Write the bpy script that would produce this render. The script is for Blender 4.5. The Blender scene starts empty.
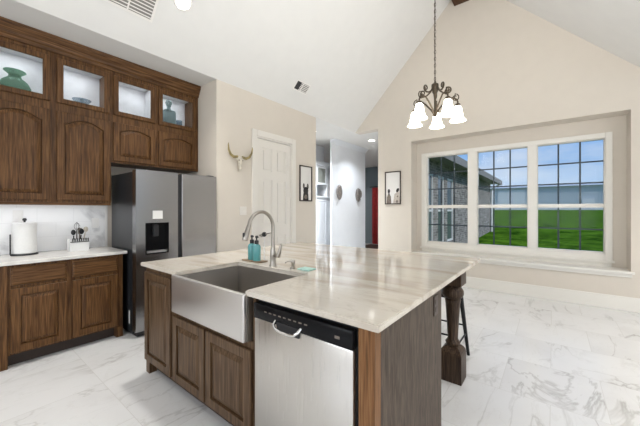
import bpy, bmesh, math, random
from mathutils import Vector, Matrix
random.seed(7)
PI = math.pi
scene = bpy.context.scene
COL = scene.collection

# ------------------------------------------------------------------ camera
cam_data = bpy.data.cameras.new('camera')
cam = bpy.data.objects.new('camera', cam_data); COL.objects.link(cam)
cam_data.sensor_fit = 'HORIZONTAL'; cam_data.sensor_width = 36.0
cam_data.lens = 36.0 * 296.0 / 640.0
cam_data.shift_y = -3.3 / 640.0
cam_data.clip_start = 0.05; cam_data.clip_end = 500
YAW = math.atan2(233, 296)
cam.location = (0, 0, 1.355)
cam.rotation_euler = (PI/2, 0, YAW - PI/2)
scene.camera = cam

# ------------------------------------------------------------------ view
vs = scene.view_settings
vs.view_transform = 'Standard'; vs.look = 'None'; vs.gamma = 1.0; vs.use_curve_mapping = False
vs.exposure = 0.02

# ------------------------------------------------------------------ world sky
world = bpy.data.worlds.new('sky'); scene.world = world; world.use_nodes = True
nt = world.node_tree; nt.nodes.clear()
def N(t, typ, **kw):
    n = t.nodes.new(typ)
    for k, v in kw.items(): setattr(n, k, v)
    return n
out = N(nt, 'ShaderNodeOutputWorld'); bg = N(nt, 'ShaderNodeBackground'); bg.inputs['Strength'].default_value = 0.95
tc = N(nt, 'ShaderNodeTexCoord'); sep = N(nt, 'ShaderNodeSeparateXYZ')
nt.links.new(tc.outputs['Generated'], sep.inputs[0])
rmp = N(nt, 'ShaderNodeValToRGB')
e = rmp.color_ramp.elements
e[0].position = 0.0; e[0].color = (0.62, 0.77, 0.93, 1)
e[1].position = 0.45; e[1].color = (0.16, 0.36, 0.80, 1)
m_ = e.new(0.18); m_.color = (0.24, 0.47, 0.87, 1)
nt.links.new(sep.outputs['Z'], rmp.inputs['Fac'])
mp = N(nt, 'ShaderNodeMapping'); mp.inputs['Scale'].default_value = (3.0, 3.0, 9.0)
nt.links.new(tc.outputs['Generated'], mp.inputs['Vector'])
nz = N(nt, 'ShaderNodeTexNoise'); nz.inputs['Scale'].default_value = 1.6; nz.inputs['Detail'].default_value = 6
nt.links.new(mp.outputs['Vector'], nz.inputs['Vector'])
cr = N(nt, 'ShaderNodeValToRGB'); cr.color_ramp.elements[0].position = 0.46; cr.color_ramp.elements[1].position = 0.72
cr.color_ramp.elements[1].color = (0.5, 0.5, 0.5, 1)
nt.links.new(nz.outputs['Fac'], cr.inputs['Fac'])
mx = N(nt, 'ShaderNodeMixRGB'); mx.inputs['Color2'].default_value = (0.92, 0.95, 1.0, 1)
nt.links.new(cr.outputs['Color'], mx.inputs['Fac']); nt.links.new(rmp.outputs['Color'], mx.inputs['Color1'])
nt.links.new(mx.outputs['Color'], bg.inputs['Color']); nt.links.new(bg.outputs[0], out.inputs[0])

# ------------------------------------------------------------------ sun and large added fill lights
def light(name, typ, loc, energy, color=(1, 1, 1), target=None, size=None, size_y=None, angle=None):
    d = bpy.data.lights.new(name, typ); o = bpy.data.objects.new(name, d); COL.objects.link(o)
    o.location = loc; d.energy = energy; d.color = color
    if typ == 'AREA':
        d.shape = 'RECTANGLE' if size_y else 'DISK'
        d.size = size
        if size_y: d.size_y = size_y
    elif typ == 'SUN': d.angle = angle or 0.01
    elif size: d.shadow_soft_size = size
    if target is not None:
        v = Vector(target) - Vector(loc)
        o.rotation_euler = v.to_track_quat('-Z', 'Y').to_euler()
    return o
light('sun', 'SUN', (-4, -16, 13), 2.2, (1, 0.95, 0.87), target=(2, 0, 0), angle=0.02)
# area lights added as daylight at unseen openings behind and right of the viewpoint
light('window_daylight_rear', 'AREA', (-3.3, 0.6, 1.75), 100, (0.97, 0.985, 1.0), target=(0, 0.6, 1.75), size=3.8, size_y=2.2)
light('window_daylight_side', 'AREA', (0.6, -5.25, 1.55), 70, (0.97, 0.985, 1.0), target=(0.6, 0, 1.55), size=5.6, size_y=2.3)

# added unseen area light aimed up, brightening the room off the vaulted ceiling
light('bounce_flash', 'AREA', (1.9, -0.75, 2.2), 98, (1.0, 0.995, 0.98), target=(1.9, -0.72, 4.5), size=0.7)

# ------------------------------------------------------------------ materials
def mat(name):
    m = bpy.data.materials.new(name); m.use_nodes = True
    t = m.node_tree; b = t.nodes['Principled BSDF']
    return m, t, b
def simple(name, col, rough=0.5, metal=0.0, noise=0.0, nscale=30, bump=0.0, coat=0.0, spec=0.5):
    m, t, b = mat(name)
    b.inputs['Roughness'].default_value = rough; b.inputs['Metallic'].default_value = metal
    b.inputs['Coat Weight'].default_value = coat; b.inputs['Specular IOR Level'].default_value = spec
    b.inputs['Base Color'].default_value = (*col, 1)
    if noise or bump:
        tc = N(t, 'ShaderNodeTexCoord'); nz = N(t, 'ShaderNodeTexNoise')
        nz.inputs['Scale'].default_value = nscale; nz.inputs['Detail'].default_value = 4
        t.links.new(tc.outputs['Object'], nz.inputs['Vector'])
        if noise:
            r = N(t, 'ShaderNodeValToRGB')
            r.color_ramp.elements[0].position = 0.3; r.color_ramp.elements[1].position = 0.7
            r.color_ramp.elements[0].color = (*[c*(1-noise) for c in col], 1)
            r.color_ramp.elements[1].color = (*[min(1, c*(1+noise)) for c in col], 1)
            t.links.new(nz.outputs['Fac'], r.inputs['Fac']); t.links.new(r.outputs['Color'], b.inputs['Base Color'])
        if bump:
            bp = N(t, 'ShaderNodeBump'); bp.inputs['Strength'].default_value = bump; bp.inputs['Distance'].default_value = 0.01
            t.links.new(nz.outputs['Fac'], bp.inputs['Height']); t.links.new(bp.outputs['Normal'], b.inputs['Normal'])
    return m
def wood(name, dark, mid, light_, axis, rough=0.42, scale=1.0, along=2.0):
    m, t, b = mat(name)
    tc = N(t, 'ShaderNodeTexCoord'); mp = N(t, 'ShaderNodeMapping')
    s = [42*scale]*3; s[axis] = along*scale
    mp.inputs['Scale'].default_value = s
    t.links.new(tc.outputs['Object'], mp.inputs['Vector'])
    n1 = N(t, 'ShaderNodeTexNoise'); n1.inputs['Scale'].default_value = 1.5; n1.inputs['Detail'].default_value = 5
    n1.inputs['Distortion'].default_value = 0.9
    t.links.new(mp.outputs['Vector'], n1.inputs['Vector'])
    mp2 = N(t, 'ShaderNodeMapping'); s2 = [150]*3; s2[axis] = 5; mp2.inputs['Scale'].default_value = s2
    t.links.new(tc.outputs['Object'], mp2.inputs['Vector'])
    n2 = N(t, 'ShaderNodeTexNoise'); n2.inputs['Scale'].default_value = 1.0; n2.inputs['Detail'].default_value = 2
    t.links.new(mp2.outputs['Vector'], n2.inputs['Vector'])
    mm = N(t, 'ShaderNodeMath', operation='MULTIPLY_ADD'); mm.inputs[1].default_value = 0.45; 
    t.links.new(n2.outputs['Fac'], mm.inputs[0])
    m2 = N(t, 'ShaderNodeMath', operation='MULTIPLY'); m2.inputs[1].default_value = 0.55
    t.links.new(n1.outputs['Fac'], m2.inputs[0]); t.links.new(m2.outputs[0], mm.inputs[2])
    r = N(t, 'ShaderNodeValToRGB'); e = r.color_ramp.elements
    e[0].position = 0.36; e[0].color = (*dark, 1); e[1].position = 0.64; e[1].color = (*light_, 1)
    k = e.new(0.5); k.color = (*mid, 1)
    t.links.new(mm.outputs[0], r.inputs['Fac']); t.links.new(r.outputs['Color'], b.inputs['Base Color'])
    b.inputs['Roughness'].default_value = rough; b.inputs['Specular IOR Level'].default_value = .22
    bp = N(t, 'ShaderNodeBump'); bp.inputs['Strength'].default_value = 0.12; bp.inputs['Distance'].default_value = 0.004
    t.links.new(mm.outputs[0], bp.inputs['Height']); t.links.new(bp.outputs['Normal'], b.inputs['Normal'])
    return m
OAK = [((.036, .0135, .004), (.098, .044, .0145), (.175, .087, .032))]
wood_z = wood('oak_stained', *OAK[0], 2)
wood_x = wood('oak_stained_rail', *OAK[0], 0)
wood_y = wood('oak_stained_rail_side', *OAK[0], 1)
isl_z = wood('oak_island', (.040, .021, .010), (.090, .052, .027), (.145, .092, .052), 2)
isl_y = wood('oak_island_rail', (.040, .021, .010), (.090, .052, .027), (.145, .092, .052), 1)
veneer = wood('oak_veneer_grey', (.036, .026, .018), (.074, .054, .040), (.118, .090, .069), 2, 0.5, 0.8, 7)  # greyish flash-lit sheen mixed into the veneer colour
stile_oak = wood('oak_stile', (.10, .045, .016), (.19, .088, .034), (.26, .135, .06), 2)
post_oak = wood('oak_post', (.018, .011, .007), (.048, .029, .018), (.095, .06, .038), 2)
beam_oak = wood('oak_beam', (.03, .012, .005), (.07, .03, .013), (.11, .05, .022), 0)
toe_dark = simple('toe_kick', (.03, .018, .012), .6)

def ceil_wall(name, col, nb=0.06):
    return simple(name, col, .75, noise=.012, nscale=6, bump=nb, spec=.25)
wall_paint = ceil_wall('wall_paint', (.655, .60, .525))
ceil_paint = ceil_wall('ceiling_paint', (.72, .713, .692))
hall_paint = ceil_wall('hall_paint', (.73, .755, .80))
trim_paint = simple('trim_paint', (.77, .745, .69), .4)
door_paint = simple('door_paint', (.75, .715, .66), .38)
vinyl_white = simple('window_vinyl', (.80, .77, .71), .35)

def marble_floor():
    m, t, b = mat('marble_tile')
    tc = N(t, 'ShaderNodeTexCoord'); mp = N(t, 'ShaderNodeMapping')
    # swap axes: tile rows run across x, staggered along y
    mp.inputs['Rotation'].default_value = (0, 0, -PI/2)
    t.links.new(tc.outputs['Object'], mp.inputs['Vector'])
    mp.inputs['Location'].default_value = (-0.015 - 0.305*0, 0.77 + 0.61*10, 0)
    br = N(t, 'ShaderNodeTexBrick'); br.offset = 0.5; br.squash = 1.0
    br.inputs['Scale'].default_value = 1.0; br.inputs['Brick Width'].default_value = 0.61
    br.inputs['Row Height'].default_value = 0.61; br.inputs['Mortar Size'].default_value = 0.0022
    br.inputs['Mortar Smooth'].default_value = 0.2; br.inputs['Bias'].default_value = 0
    br.inputs['Color1'].default_value = (0, 0, 0, 1); br.inputs['Color2'].default_value = (1, 1, 1, 1)
    br.inputs['Mortar'].default_value = (.5, .5, .5, 1)
    t.links.new(mp.outputs['Vector'], br.inputs['Vector'])
    # per-tile offset for the veins
    vm = N(t, 'ShaderNodeVectorMath', operation='MULTIPLY_ADD')
    cx = N(t, 'ShaderNodeCombineXYZ')
    mul = N(t, 'ShaderNodeMath', operation='MULTIPLY'); mul.inputs[1].default_value = 13.0
    t.links.new(br.outputs['Color'], mul.inputs[0])
    for k in range(3): t.links.new(mul.outputs[0], cx.inputs[k])
    ad = N(t, 'ShaderNodeVectorMath', operation='ADD')
    t.links.new(tc.outputs['Object'], ad.inputs[0]); t.links.new(cx.outputs[0], ad.inputs[1])
    mp2 = N(t, 'ShaderNodeMapping'); mp2.inputs['Rotation'].default_value = (0, 0, 0.6); mp2.inputs['Scale'].default_value = (1.0, 2.3, 1)
    t.links.new(ad.outputs[0], mp2.inputs['Vector'])
    def vein(scale, dist, w, detail=6):
        n = N(t, 'ShaderNodeTexNoise'); n.inputs['Scale'].default_value = scale; n.inputs['Detail'].default_value = detail
        n.inputs['Distortion'].default_value = dist; n.inputs['Roughness'].default_value = .55
        t.links.new(mp2.outputs['Vector'], n.inputs['Vector'])
        s = N(t, 'ShaderNodeMath', operation='SUBTRACT'); s.inputs[1].default_value = .5
        t.links.new(n.outputs['Fac'], s.inputs[0])
        a = N(t, 'ShaderNodeMath', operation='ABSOLUTE'); t.links.new(s.outputs[0], a.inputs[0])
        r = N(t, 'ShaderNodeValToRGB'); r.color_ramp.elements[0].position = 0; r.color_ramp.elements[0].color = (1, 1, 1, 1)
        r.color_ramp.elements[1].position = w; r.color_ramp.elements[1].color = (0, 0, 0, 1)
        t.links.new(a.outputs[0], r.inputs['Fac']); return r.outputs['Color']
    v1 = vein(0.8, 1.2, .022); v2 = vein(1.9, .8, .012)
    msk = N(t, 'ShaderNodeTexNoise'); msk.inputs['Scale'].default_value = 1.6; msk.inputs['Detail'].default_value = 3
    t.links.new(ad.outputs[0], msk.inputs['Vector'])
    mr = N(t, 'ShaderNodeValToRGB'); mr.color_ramp.elements[0].position = .42; mr.color_ramp.elements[1].position = .68
    t.links.new(msk.outputs['Fac'], mr.inputs['Fac'])
    base = N(t, 'ShaderNodeMixRGB'); base.inputs['Color1'].default_value = (.67, .67, .663, 1); base.inputs['Color2'].default_value = (.615, .612, .606, 1)
    t.links.new(mr.outputs['Color'], base.inputs['Fac'])
    k1 = N(t, 'ShaderNodeMixRGB'); k1.inputs['Color2'].default_value = (.40, .39, .375, 1)
    f1 = N(t, 'ShaderNodeMath', operation='MULTIPLY'); f1b = N(t, 'ShaderNodeMath', operation='MULTIPLY'); f1b.inputs[1].default_value = .95
    t.links.new(v1, f1b.inputs[0]); t.links.new(f1b.outputs[0], f1.inputs[0]); t.links.new(mr.outputs['Color'], f1.inputs[1])
    t.links.new(f1.outputs[0], k1.inputs['Fac']); t.links.new(base.outputs[0], k1.inputs['Color1'])
    k2 = N(t, 'ShaderNodeMixRGB'); k2.inputs['Color2'].default_value = (.52, .51, .49, 1)
    f2 = N(t, 'ShaderNodeMath', operation='MULTIPLY'); f2.inputs[1].default_value = .25
    t.links.new(v2, f2.inputs[0]); t.links.new(f2.outputs[0], k2.inputs['Fac']); t.links.new(k1.outputs[0], k2.inputs['Color1'])
    k3 = N(t, 'ShaderNodeMixRGB'); k3.inputs['Color2'].default_value = (.55, .54, .52, 1)
    t.links.new(br.outputs['Fac'], k3.inputs['Fac']); t.links.new(k2.outputs[0], k3.inputs['Color1'])
    t.links.new(k3.outputs[0], b.inputs['Base Color'])
    b.inputs['Roughness'].default_value = .22; b.inputs['Specular IOR Level'].default_value = .4
    return m
floor_mat = marble_floor()

def quartzite():
    m, t, b = mat('quartzite')
    tc = N(t, 'ShaderNodeTexCoord'); mp = N(t, 'ShaderNodeMapping')
    mp.inputs['Scale'].default_value = (5.0, 1.0, 3.0); mp.inputs['Rotation'].default_value = (0, 0, .12)
    t.links.new(tc.outputs['Object'], mp.inputs['Vector'])
    n1 = N(t, 'ShaderNodeTexNoise'); n1.inputs['Scale'].default_value = 1.1; n1.inputs['Detail'].default_value = 7; n1.inputs['Distortion'].default_value = .7
    t.links.new(mp.outputs['Vector'], n1.inputs['Vector'])
    r = N(t, 'ShaderNodeValToRGB'); e = r.color_ramp.elements
    e[0].position = .30; e[0].color = (.45, .385, .31, 1); e[1].position = .62; e[1].color = (.645, .60, .53, 1)
    k = e.new(.43); k.color = (.55, .49, .415, 1)
    k = e.new(.50); k.color = (.615, .565, .49, 1)
    t.links.new(n1.outputs['Fac'], r.inputs['Fac'])
    n2 = N(t, 'ShaderNodeTexNoise'); n2.inputs['Scale'].default_value = 2.2; n2.inputs['Detail'].default_value = 6; n2.inputs['Distortion'].default_value = 1.2
    t.links.new(mp.outputs['Vector'], n2.inputs['Vector'])
    s = N(t, 'ShaderNodeMath', operation='SUBTRACT'); s.inputs[1].default_value = .5; t.links.new(n2.outputs['Fac'], s.inputs[0])
    a = N(t, 'ShaderNodeMath', operation='ABSOLUTE'); t.links.new(s.outputs[0], a.inputs[0])
    vr = N(t, 'ShaderNodeValToRGB'); vr.color_ramp.elements[0].color = (.35, .35, .35, 1); vr.color_ramp.elements[1].position = .02; vr.color_ramp.elements[1].color = (0, 0, 0, 1)
    t.links.new(a.outputs[0], vr.inputs['Fac'])
    mx = N(t, 'ShaderNodeMixRGB'); mx.inputs['Color2'].default_value = (.40, .34, .28, 1)
    t.links.new(vr.outputs['Color'], mx.inputs['Fac']); t.links.new(r.outputs['Color'], mx.inputs['Color1'])
    t.links.new(mx.outputs[0], b.inputs['Base Color']); b.inputs['Roughness'].default_value = .07
    b.inputs['Specular IOR Level'].default_value = .5
    return m
quartz = quartzite()
counter_grey = simple('counter_light', (.66, .64, .60), .2, noise=.08, nscale=9)

def splash():
    m, t, b = mat('splash_marble')
    tc = N(t, 'ShaderNodeTexCoord')
    n = N(t, 'ShaderNodeTexNoise'); n.inputs['Scale'].default_value = 3.2; n.inputs['Detail'].default_value = 6; n.inputs['Distortion'].default_value = .6
    t.links.new(tc.outputs['Object'], n.inputs['Vector'])
    r = N(t, 'ShaderNodeValToRGB'); e = r.color_ramp.elements
    e[0].position = .30; e[0].color = (.42, .42, .43, 1); e[1].position = .46; e[1].color = (.80, .80, .80, 1)
    t.links.new(n.outputs['Fac'], r.inputs['Fac'])
    mp = N(t, 'ShaderNodeMapping'); mp.inputs['Rotation'].default_value = (PI/2, 0, 0)
    t.links.new(tc.outputs['Object'], mp.inputs['Vector'])
    br = N(t, 'ShaderNodeTexBrick'); br.inputs['Scale'].default_value = 1; br.inputs['Brick Width'].default_value = .3; br.inputs['Row Height'].default_value = .1525
    br.inputs['Mortar Size'].default_value = .0012; br.offset = .5
    t.links.new(mp.outputs['Vector'], br.inputs['Vector'])
    mx = N(t, 'ShaderNodeMixRGB'); mx.inputs['Color2'].default_value = (.66, .66, .66, 1)
    t.links.new(br.outputs['Fac'], mx.inputs['Fac']); t.links.new(r.outputs['Color'], mx.inputs['Color1'])
    t.links.new(mx.outputs[0], b.inputs['Base Color']); b.inputs['Roughness'].default_value = .2
    return m
splash_mat = splash()

def steel(name, col, rough, axis, amt=.25):
    m, t, b = mat(name)
    b.inputs['Metallic'].default_value = 1.0; b.inputs['Base Color'].default_value = (*col, 1)
    tc = N(t, 'ShaderNodeTexCoord'); mp = N(t, 'ShaderNodeMapping')
    s = [260]*3; s[axis] = 2.5; mp.inputs['Scale'].default_value = s
    t.links.new(tc.outputs['Object'], mp.inputs['Vector'])
    n = N(t, 'ShaderNodeTexNoise'); n.inputs['Scale'].default_value = 1; n.inputs['Detail'].default_value = 2
    t.links.new(mp.outputs['Vector'], n.inputs['Vector'])
    r = N(t, 'ShaderNodeMapRange'); r.inputs['To Min'].default_value = rough*(1-amt); r.inputs['To Max'].default_value = rough*(1+amt)
    t.links.new(n.outputs['Fac'], r.inputs['Value']); t.links.new(r.outputs[0], b.inputs['Roughness'])
    bp = N(t, 'ShaderNodeBump'); bp.inputs['Strength'].default_value = .05; bp.inputs['Distance'].default_value = .002
    t.links.new(n.outputs['Fac'], bp.inputs['Height']); t.links.new(bp.outputs['Normal'], b.inputs['Normal'])
    return m
steel_fridge = steel('stainless_fridge', (.36, .36, .37), .24, 0)
steel_dw = steel('stainless_dishwasher', (.66, .64, .61), .30, 2)
steel_sink = steel('stainless_sink', (.68, .665, .65), .40, 1)
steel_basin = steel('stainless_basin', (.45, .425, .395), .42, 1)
nickel = simple('brushed_nickel', (.37, .345, .31), .30, 1.0)
chrome = simple('chrome', (.8, .8, .8), .1, 1.0)
black_gloss = simple('black_gloss', (.007, .007, .008), .2, spec=.12)
black_matte = simple('black_matte', (.014, .014, .016), .5)
fridge_side = simple('fridge_side_grey', (.032, .034, .038), .28, .3)
black_metal = simple('black_metal', (.012, .012, .014), .35, .6)
bronze = simple('bronze', (.075, .056, .036), .42, .6, noise=.3, nscale=40)
white_plastic = simple('white_plastic', (.74, .73, .71), .35)
white_ceramic = simple('white_ceramic', (.76, .76, .75), .2)
bone = simple('bone', (.60, .55, .46), .6, noise=.2, nscale=30)
horn_mat = simple('horn', (.30, .235, .09), .45, noise=.5, nscale=14)
teal_soap = simple('teal_soap', (.10, .33, .34), .25, noise=.08, nscale=8)
teal_cloth = simple('teal_cloth', (.42, .62, .56), .8, noise=.1, nscale=60)
tray_wood = simple('tray_wood', (.22, .15, .09), .45, noise=.2, nscale=30)
paper = simple('paper', (.78, .76, .73), .6)
ink = simple('ink', (.02, .019, .018), .7, noise=.4, nscale=60)
ink_grey = simple('ink_grey', (.17, .14, .115), .7, noise=.4, nscale=50)
ink_pale = simple('ink_pale', (.52, .46, .40), .7, noise=.2, nscale=50)
frame_dark = simple('frame_dark', (.035, .020, .013), .4)
silver = simple('silver_relief', (.20, .18, .17), .4, .5, noise=.5, nscale=40)
red_cloth = simple('red_cloth', (.30, .012, .014), .7, noise=.3, nscale=12)
teal_wall = ceil_wall('teal_wall', (.20, .25, .28))
cab_white_in = simple('cabinet_interior', (.70, .71, .72), .5, noise=.16, nscale=5)
cab_paint = simple('cabinet_white', (.78, .80, .83), .4)
vent_grey = simple('vent_shadow', (.20, .19, .175), .7)
vent_white = simple('vent_white', (.78, .76, .73), .45)
concrete = simple('concrete', (.45, .44, .42), .8)

def emis(name, col, strength):
    m = bpy.data.materials.new(name); m.use_nodes = True; t = m.node_tree
    b = t.nodes['Principled BSDF']; b.inputs['Base Color'].default_value = (*[min(1, c) for c in col], 1)
    b.inputs['Emission Color'].default_value = (*col, 1); b.inputs['Emission Strength'].default_value = strength
    b.inputs['Roughness'].default_value = .35
    return m
shade_lit = emis('frosted_shade', (1.0, .94, .84), 7.0)
can_lit = emis('downlight_lens', (1.0, .96, .90), 7.0)
lamp_lit = emis('lamp_lit', (1.0, .62, .30), 3.0)

def pane_mat(name, tint=(1, 1, 1), ior=1.45, rough=0.0):
    m = bpy.data.materials.new(name); m.use_nodes = True; t = m.node_tree; t.nodes.clear()
    o = N(t, 'ShaderNodeOutputMaterial'); mix = N(t, 'ShaderNodeMixShader')
    tr = N(t, 'ShaderNodeBsdfTransparent'); tr.inputs['Color'].default_value = (*tint, 1)
    gl = N(t, 'ShaderNodeBsdfGlossy'); gl.inputs['Roughness'].default_value = rough
    fr = N(t, 'ShaderNodeFresnel'); fr.inputs['IOR'].default_value = ior
    t.links.new(fr.outputs[0], mix.inputs[0]); t.links.new(tr.outputs[0], mix.inputs[1]); t.links.new(gl.outputs[0], mix.inputs[2])
    t.links.new(mix.outputs[0], o.inputs[0]); return m
glass_win = pane_mat('window_glass', (.97, .98, .98), 1.13)
glass_cab = pane_mat('cabinet_glass', (.93, .94, .95), 1.3)
def tinted(name, col, dens):
    m = bpy.data.materials.new(name); m.use_nodes = True; t = m.node_tree; t.nodes.clear()
    o = N(t, 'ShaderNodeOutputMaterial'); mix = N(t, 'ShaderNodeMixShader'); mix.inputs[0].default_value = dens
    tr = N(t, 'ShaderNodeBsdfTransparent'); tr.inputs['Color'].default_value = (*[min(1, c*1.6+.2) for c in col], 1)
    p = N(t, 'ShaderNodeBsdfPrincipled'); p.inputs['Base Color'].default_value = (*col, 1); p.inputs['Roughness'].default_value = .08
    t.links.new(tr.outputs[0], mix.inputs[1]); t.links.new(p.outputs[0], mix.inputs[2]); t.links.new(mix.outputs[0], o.inputs[0]); return m
green_glass = tinted('green_glass', (.14, .26, .19), .28)
clear_glass = tinted('clear_glass', (.30, .36, .40), .3)
teal_glass = tinted('smoky_glass', (.22, .28, .28), .28)

def grass():
    m, t, b = mat('grass')
    tc = N(t, 'ShaderNodeTexCoord')
    n1 = N(t, 'ShaderNodeTexNoise'); n1.inputs['Scale'].default_value = .9; n1.inputs['Detail'].default_value = 12; n1.inputs['Roughness'].default_value = .8
    t.links.new(tc.outputs['Object'], n1.inputs['Vector'])
    r = N(t, 'ShaderNodeValToRGB'); e = r.color_ramp.elements
    e[0].position = .40; e[0].color = (.012, .050, .004, 1); e[1].position = .60; e[1].color = (.125, .265, .022, 1)
    t.links.new(n1.outputs['Fac'], r.inputs['Fac']); t.links.new(r.outputs['Color'], b.inputs['Base Color'])
    b.inputs['Roughness'].default_value = 1; b.inputs['Specular IOR Level'].default_value = 0
    return m
grass_mat = grass()
def brick():
    m, t, b = mat('brick')
    tc = N(t, 'ShaderNodeTexCoord'); mp = N(t, 'ShaderNodeMapping'); mp.inputs['Rotation'].default_value = (PI/2, 0, 0)
    t.links.new(tc.outputs['Object'], mp.inputs['Vector'])
    br = N(t, 'ShaderNodeTexBrick'); br.inputs['Scale'].default_value = 1; br.inputs['Brick Width'].default_value = .22; br.inputs['Row Height'].default_value = .075
    br.inputs['Mortar Size'].default_value = .008
    br.inputs['Color1'].default_value = (.16, .145, .14, 1); br.inputs['Color2'].default_value = (.36, .335, .32, 1); br.inputs['Mortar'].default_value = (.42, .41, .40, 1)
    t.links.new(mp.outputs['Vector'], br.inputs['Vector'])
    n = N(t, 'ShaderNodeTexNoise'); n.inputs['Scale'].default_value = 4.5; n.inputs['Detail'].default_value = 5
    t.links.new(tc.outputs['Object'], n.inputs['Vector'])
    mx = N(t, 'ShaderNodeMixRGB', blend_type='MULTIPLY'); mx.inputs['Fac'].default_value = .7
    r = N(t, 'ShaderNodeValToRGB'); r.color_ramp.elements[0].position = .35; r.color_ramp.elements[0].color = (.45, .43, .43, 1); r.color_ramp.elements[1].position = .62
    t.links.new(n.outputs['Fac'], r.inputs['Fac']); t.links.new(br.outputs['Color'], mx.inputs['Color1']); t.links.new(r.outputs['Color'], mx.inputs['Color2'])
    t.links.new(mx.outputs[0], b.inputs['Base Color']); b.inputs['Roughness'].default_value = .85
    return m
brick_mat = brick()
shingle = simple('shingle', (.11, .10, .10), .85, noise=.35, nscale=9)
metal_siding = simple('metal_siding', (.56, .60, .63), .5, noise=.04, nscale=2)
far_white = simple('far_white', (.72, .73, .74), .5)
dark_glass = simple('dark_window_glass', (.10, .13, .15), .08)

# ------------------------------------------------------------------ mesh helpers (world coordinates)
def BM(): return bmesh.new()
def box(bm, x0, x1, y0, y1, z0, z1, bev=0.0, seg=2):
    r = bmesh.ops.create_cube(bm, size=1.0)
    vs = r['verts']
    for v in vs:
        v.co = Vector((x0 + (v.co.x+.5)*(x1-x0), y0 + (v.co.y+.5)*(y1-y0), z0 + (v.co.z+.5)*(z1-z0)))
    if bev:
        es = list({e for v in vs for e in v.link_edges})
        bmesh.ops.bevel(bm, geom=es, offset=bev, segments=seg, affect='EDGES', profile=.5)
    return bm
def prism(bm, pts, d):
    """pts: list of 3d points of a planar outline; d: extrusion vector"""
    d = Vector(d); a = [bm.verts.new(Vector(p)) for p in pts]; b = [bm.verts.new(Vector(p)+d) for p in pts]
    n = len(pts); bm.faces.new(a); bm.faces.new(b[::-1])
    for i in range(n): bm.faces.new((a[i], b[i], b[(i+1) % n], a[(i+1) % n]))
    return bm
def lathe(bm, prof, c, seg=24, axis='z', tip=None):
    """prof: (radius, height) pairs from the first end to the other; closed at both ends"""
    c = Vector(c); rings = []
    for r, h in prof:
        ring = []
        for k in range(seg):
            a = 2*PI*k/seg; p = Vector((r*math.cos(a), r*math.sin(a), h))
            if axis == 'x': p = Vector((p.z, p.x, p.y))
            elif axis == 'y': p = Vector((p.x, p.z, p.y))
            ring.append(bm.verts.new(c + p))
        rings.append(ring)
    for a, b in zip(rings, rings[1:]):
        for k in range(seg): bm.faces.new((a[k], a[(k+1) % seg], b[(k+1) % seg], b[k]))
    bm.faces.new(rings[0][::-1]); bm.faces.new(rings[-1])
    return bm
def tube(bm, path, rad, seg=10):
    path = [Vector(p) for p in path]; n = len(path)
    rads = rad if isinstance(rad, (list, tuple)) else [rad]*n
    rings = []; up = None
    for i, p in enumerate(path):
        t = (path[min(i+1, n-1)] - path[max(i-1, 0)]).normalized()
        if up is None:
            up = Vector((0, 0, 1)) if abs(t.z) < .9 else Vector((1, 0, 0))
        u = (up - t*up.dot(t)).normalized(); w = t.cross(u); up = u
        rings.append([bm.verts.new(p + (u*math.cos(2*PI*k/seg) + w*math.sin(2*PI*k/seg))*rads[i]) for k in range(seg)])
    for a, b in zip(rings, rings[1:]):
        for k in range(seg): bm.faces.new((a[k], a[(k+1) % seg], b[(k+1) % seg], b[k]))
    bm.faces.new(rings[0][::-1]); bm.faces.new(rings[-1])
    return bm
def ball(bm, c, r, sx=1, sy=1, sz=1, u=16, v=10):
    res = bmesh.ops.create_uvsphere(bm, u_segments=u, v_segments=v, radius=r)
    for q in res['verts']: q.co = Vector(c) + Vector((q.co.x*sx, q.co.y*sy, q.co.z*sz))
    return bm
def wloc(o):
    p = Vector((0, 0, 0))
    while o is not None: p = p + o.location; o = o.parent
    return p
def obj(name, bm, m, parent=None, smooth=False, label=None, origin=None):
    bmesh.ops.recalc_face_normals(bm, faces=bm.faces[:])
    me = bpy.data.meshes.new(name)
    o = bpy.data.objects.new(name, me); COL.objects.link(o)
    if parent is not None:
        o.parent = parent; off = wloc(parent)
    else:
        if origin is None and len(bm.verts):
            xs = [v.co for v in bm.verts]
            origin = (sum(p.x for p in xs)/len(xs), sum(p.y for p in xs)/len(xs), min(p.z for p in xs))
        off = Vector(origin or (0, 0, 0)); o.location = off
    for v in bm.verts: v.co -= off
    if smooth:
        for f in bm.faces: f.smooth = True
    bm.to_mesh(me); bm.free()
    if smooth:
        try: me.set_sharp_from_angle(angle=math.radians(40))
        except Exception: pass
    me.materials.append(m)
    if label: o['label'] = label
    return o
def tag(o, label, cat, group=None):
    o['label'] = label; o['category'] = cat
    if group: o['group'] = group
    return o
def thing(name, label, cat, loc, group=None):
    o = bpy.data.objects.new(name, None); COL.objects.link(o); o.location = loc; o.empty_display_size = .05
    return tag(o, label, cat, group)
def struct(name, bm, m, smooth=False, origin=(0, 0, 0)):
    o = obj(name, bm, m, None, smooth, origin=origin); o['kind'] = 'structure'; return o
def copy_tree(o, parent=None):
    c = o.copy(); COL.objects.link(c)
    if parent is not None: c.parent = parent
    for ch in list(o.children): copy_tree(ch, c)
    return c

# ------------------------------------------------------------------ setting
XB, XG = -3.5, 5.65            # rear wall, gable wall
YC, YK = 3.45, 4.24            # kitchen wall line, alcove back
ZP = 3.06; YR, ZR = 1.2, 3.06 + 2.25*1.03; YS = -1.05
YE = -5.4
bm = BM(); prism(bm, [(XB-.1, YE-.1, -.1), (6.15, YE-.1, -.1), (6.15, 2.74, -.1), (11, 2.74, -.1), (11, 8, -.1), (XB-.1, 8, -.1)], (0, 0, .1)); struct('floor', bm, floor_mat)
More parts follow.
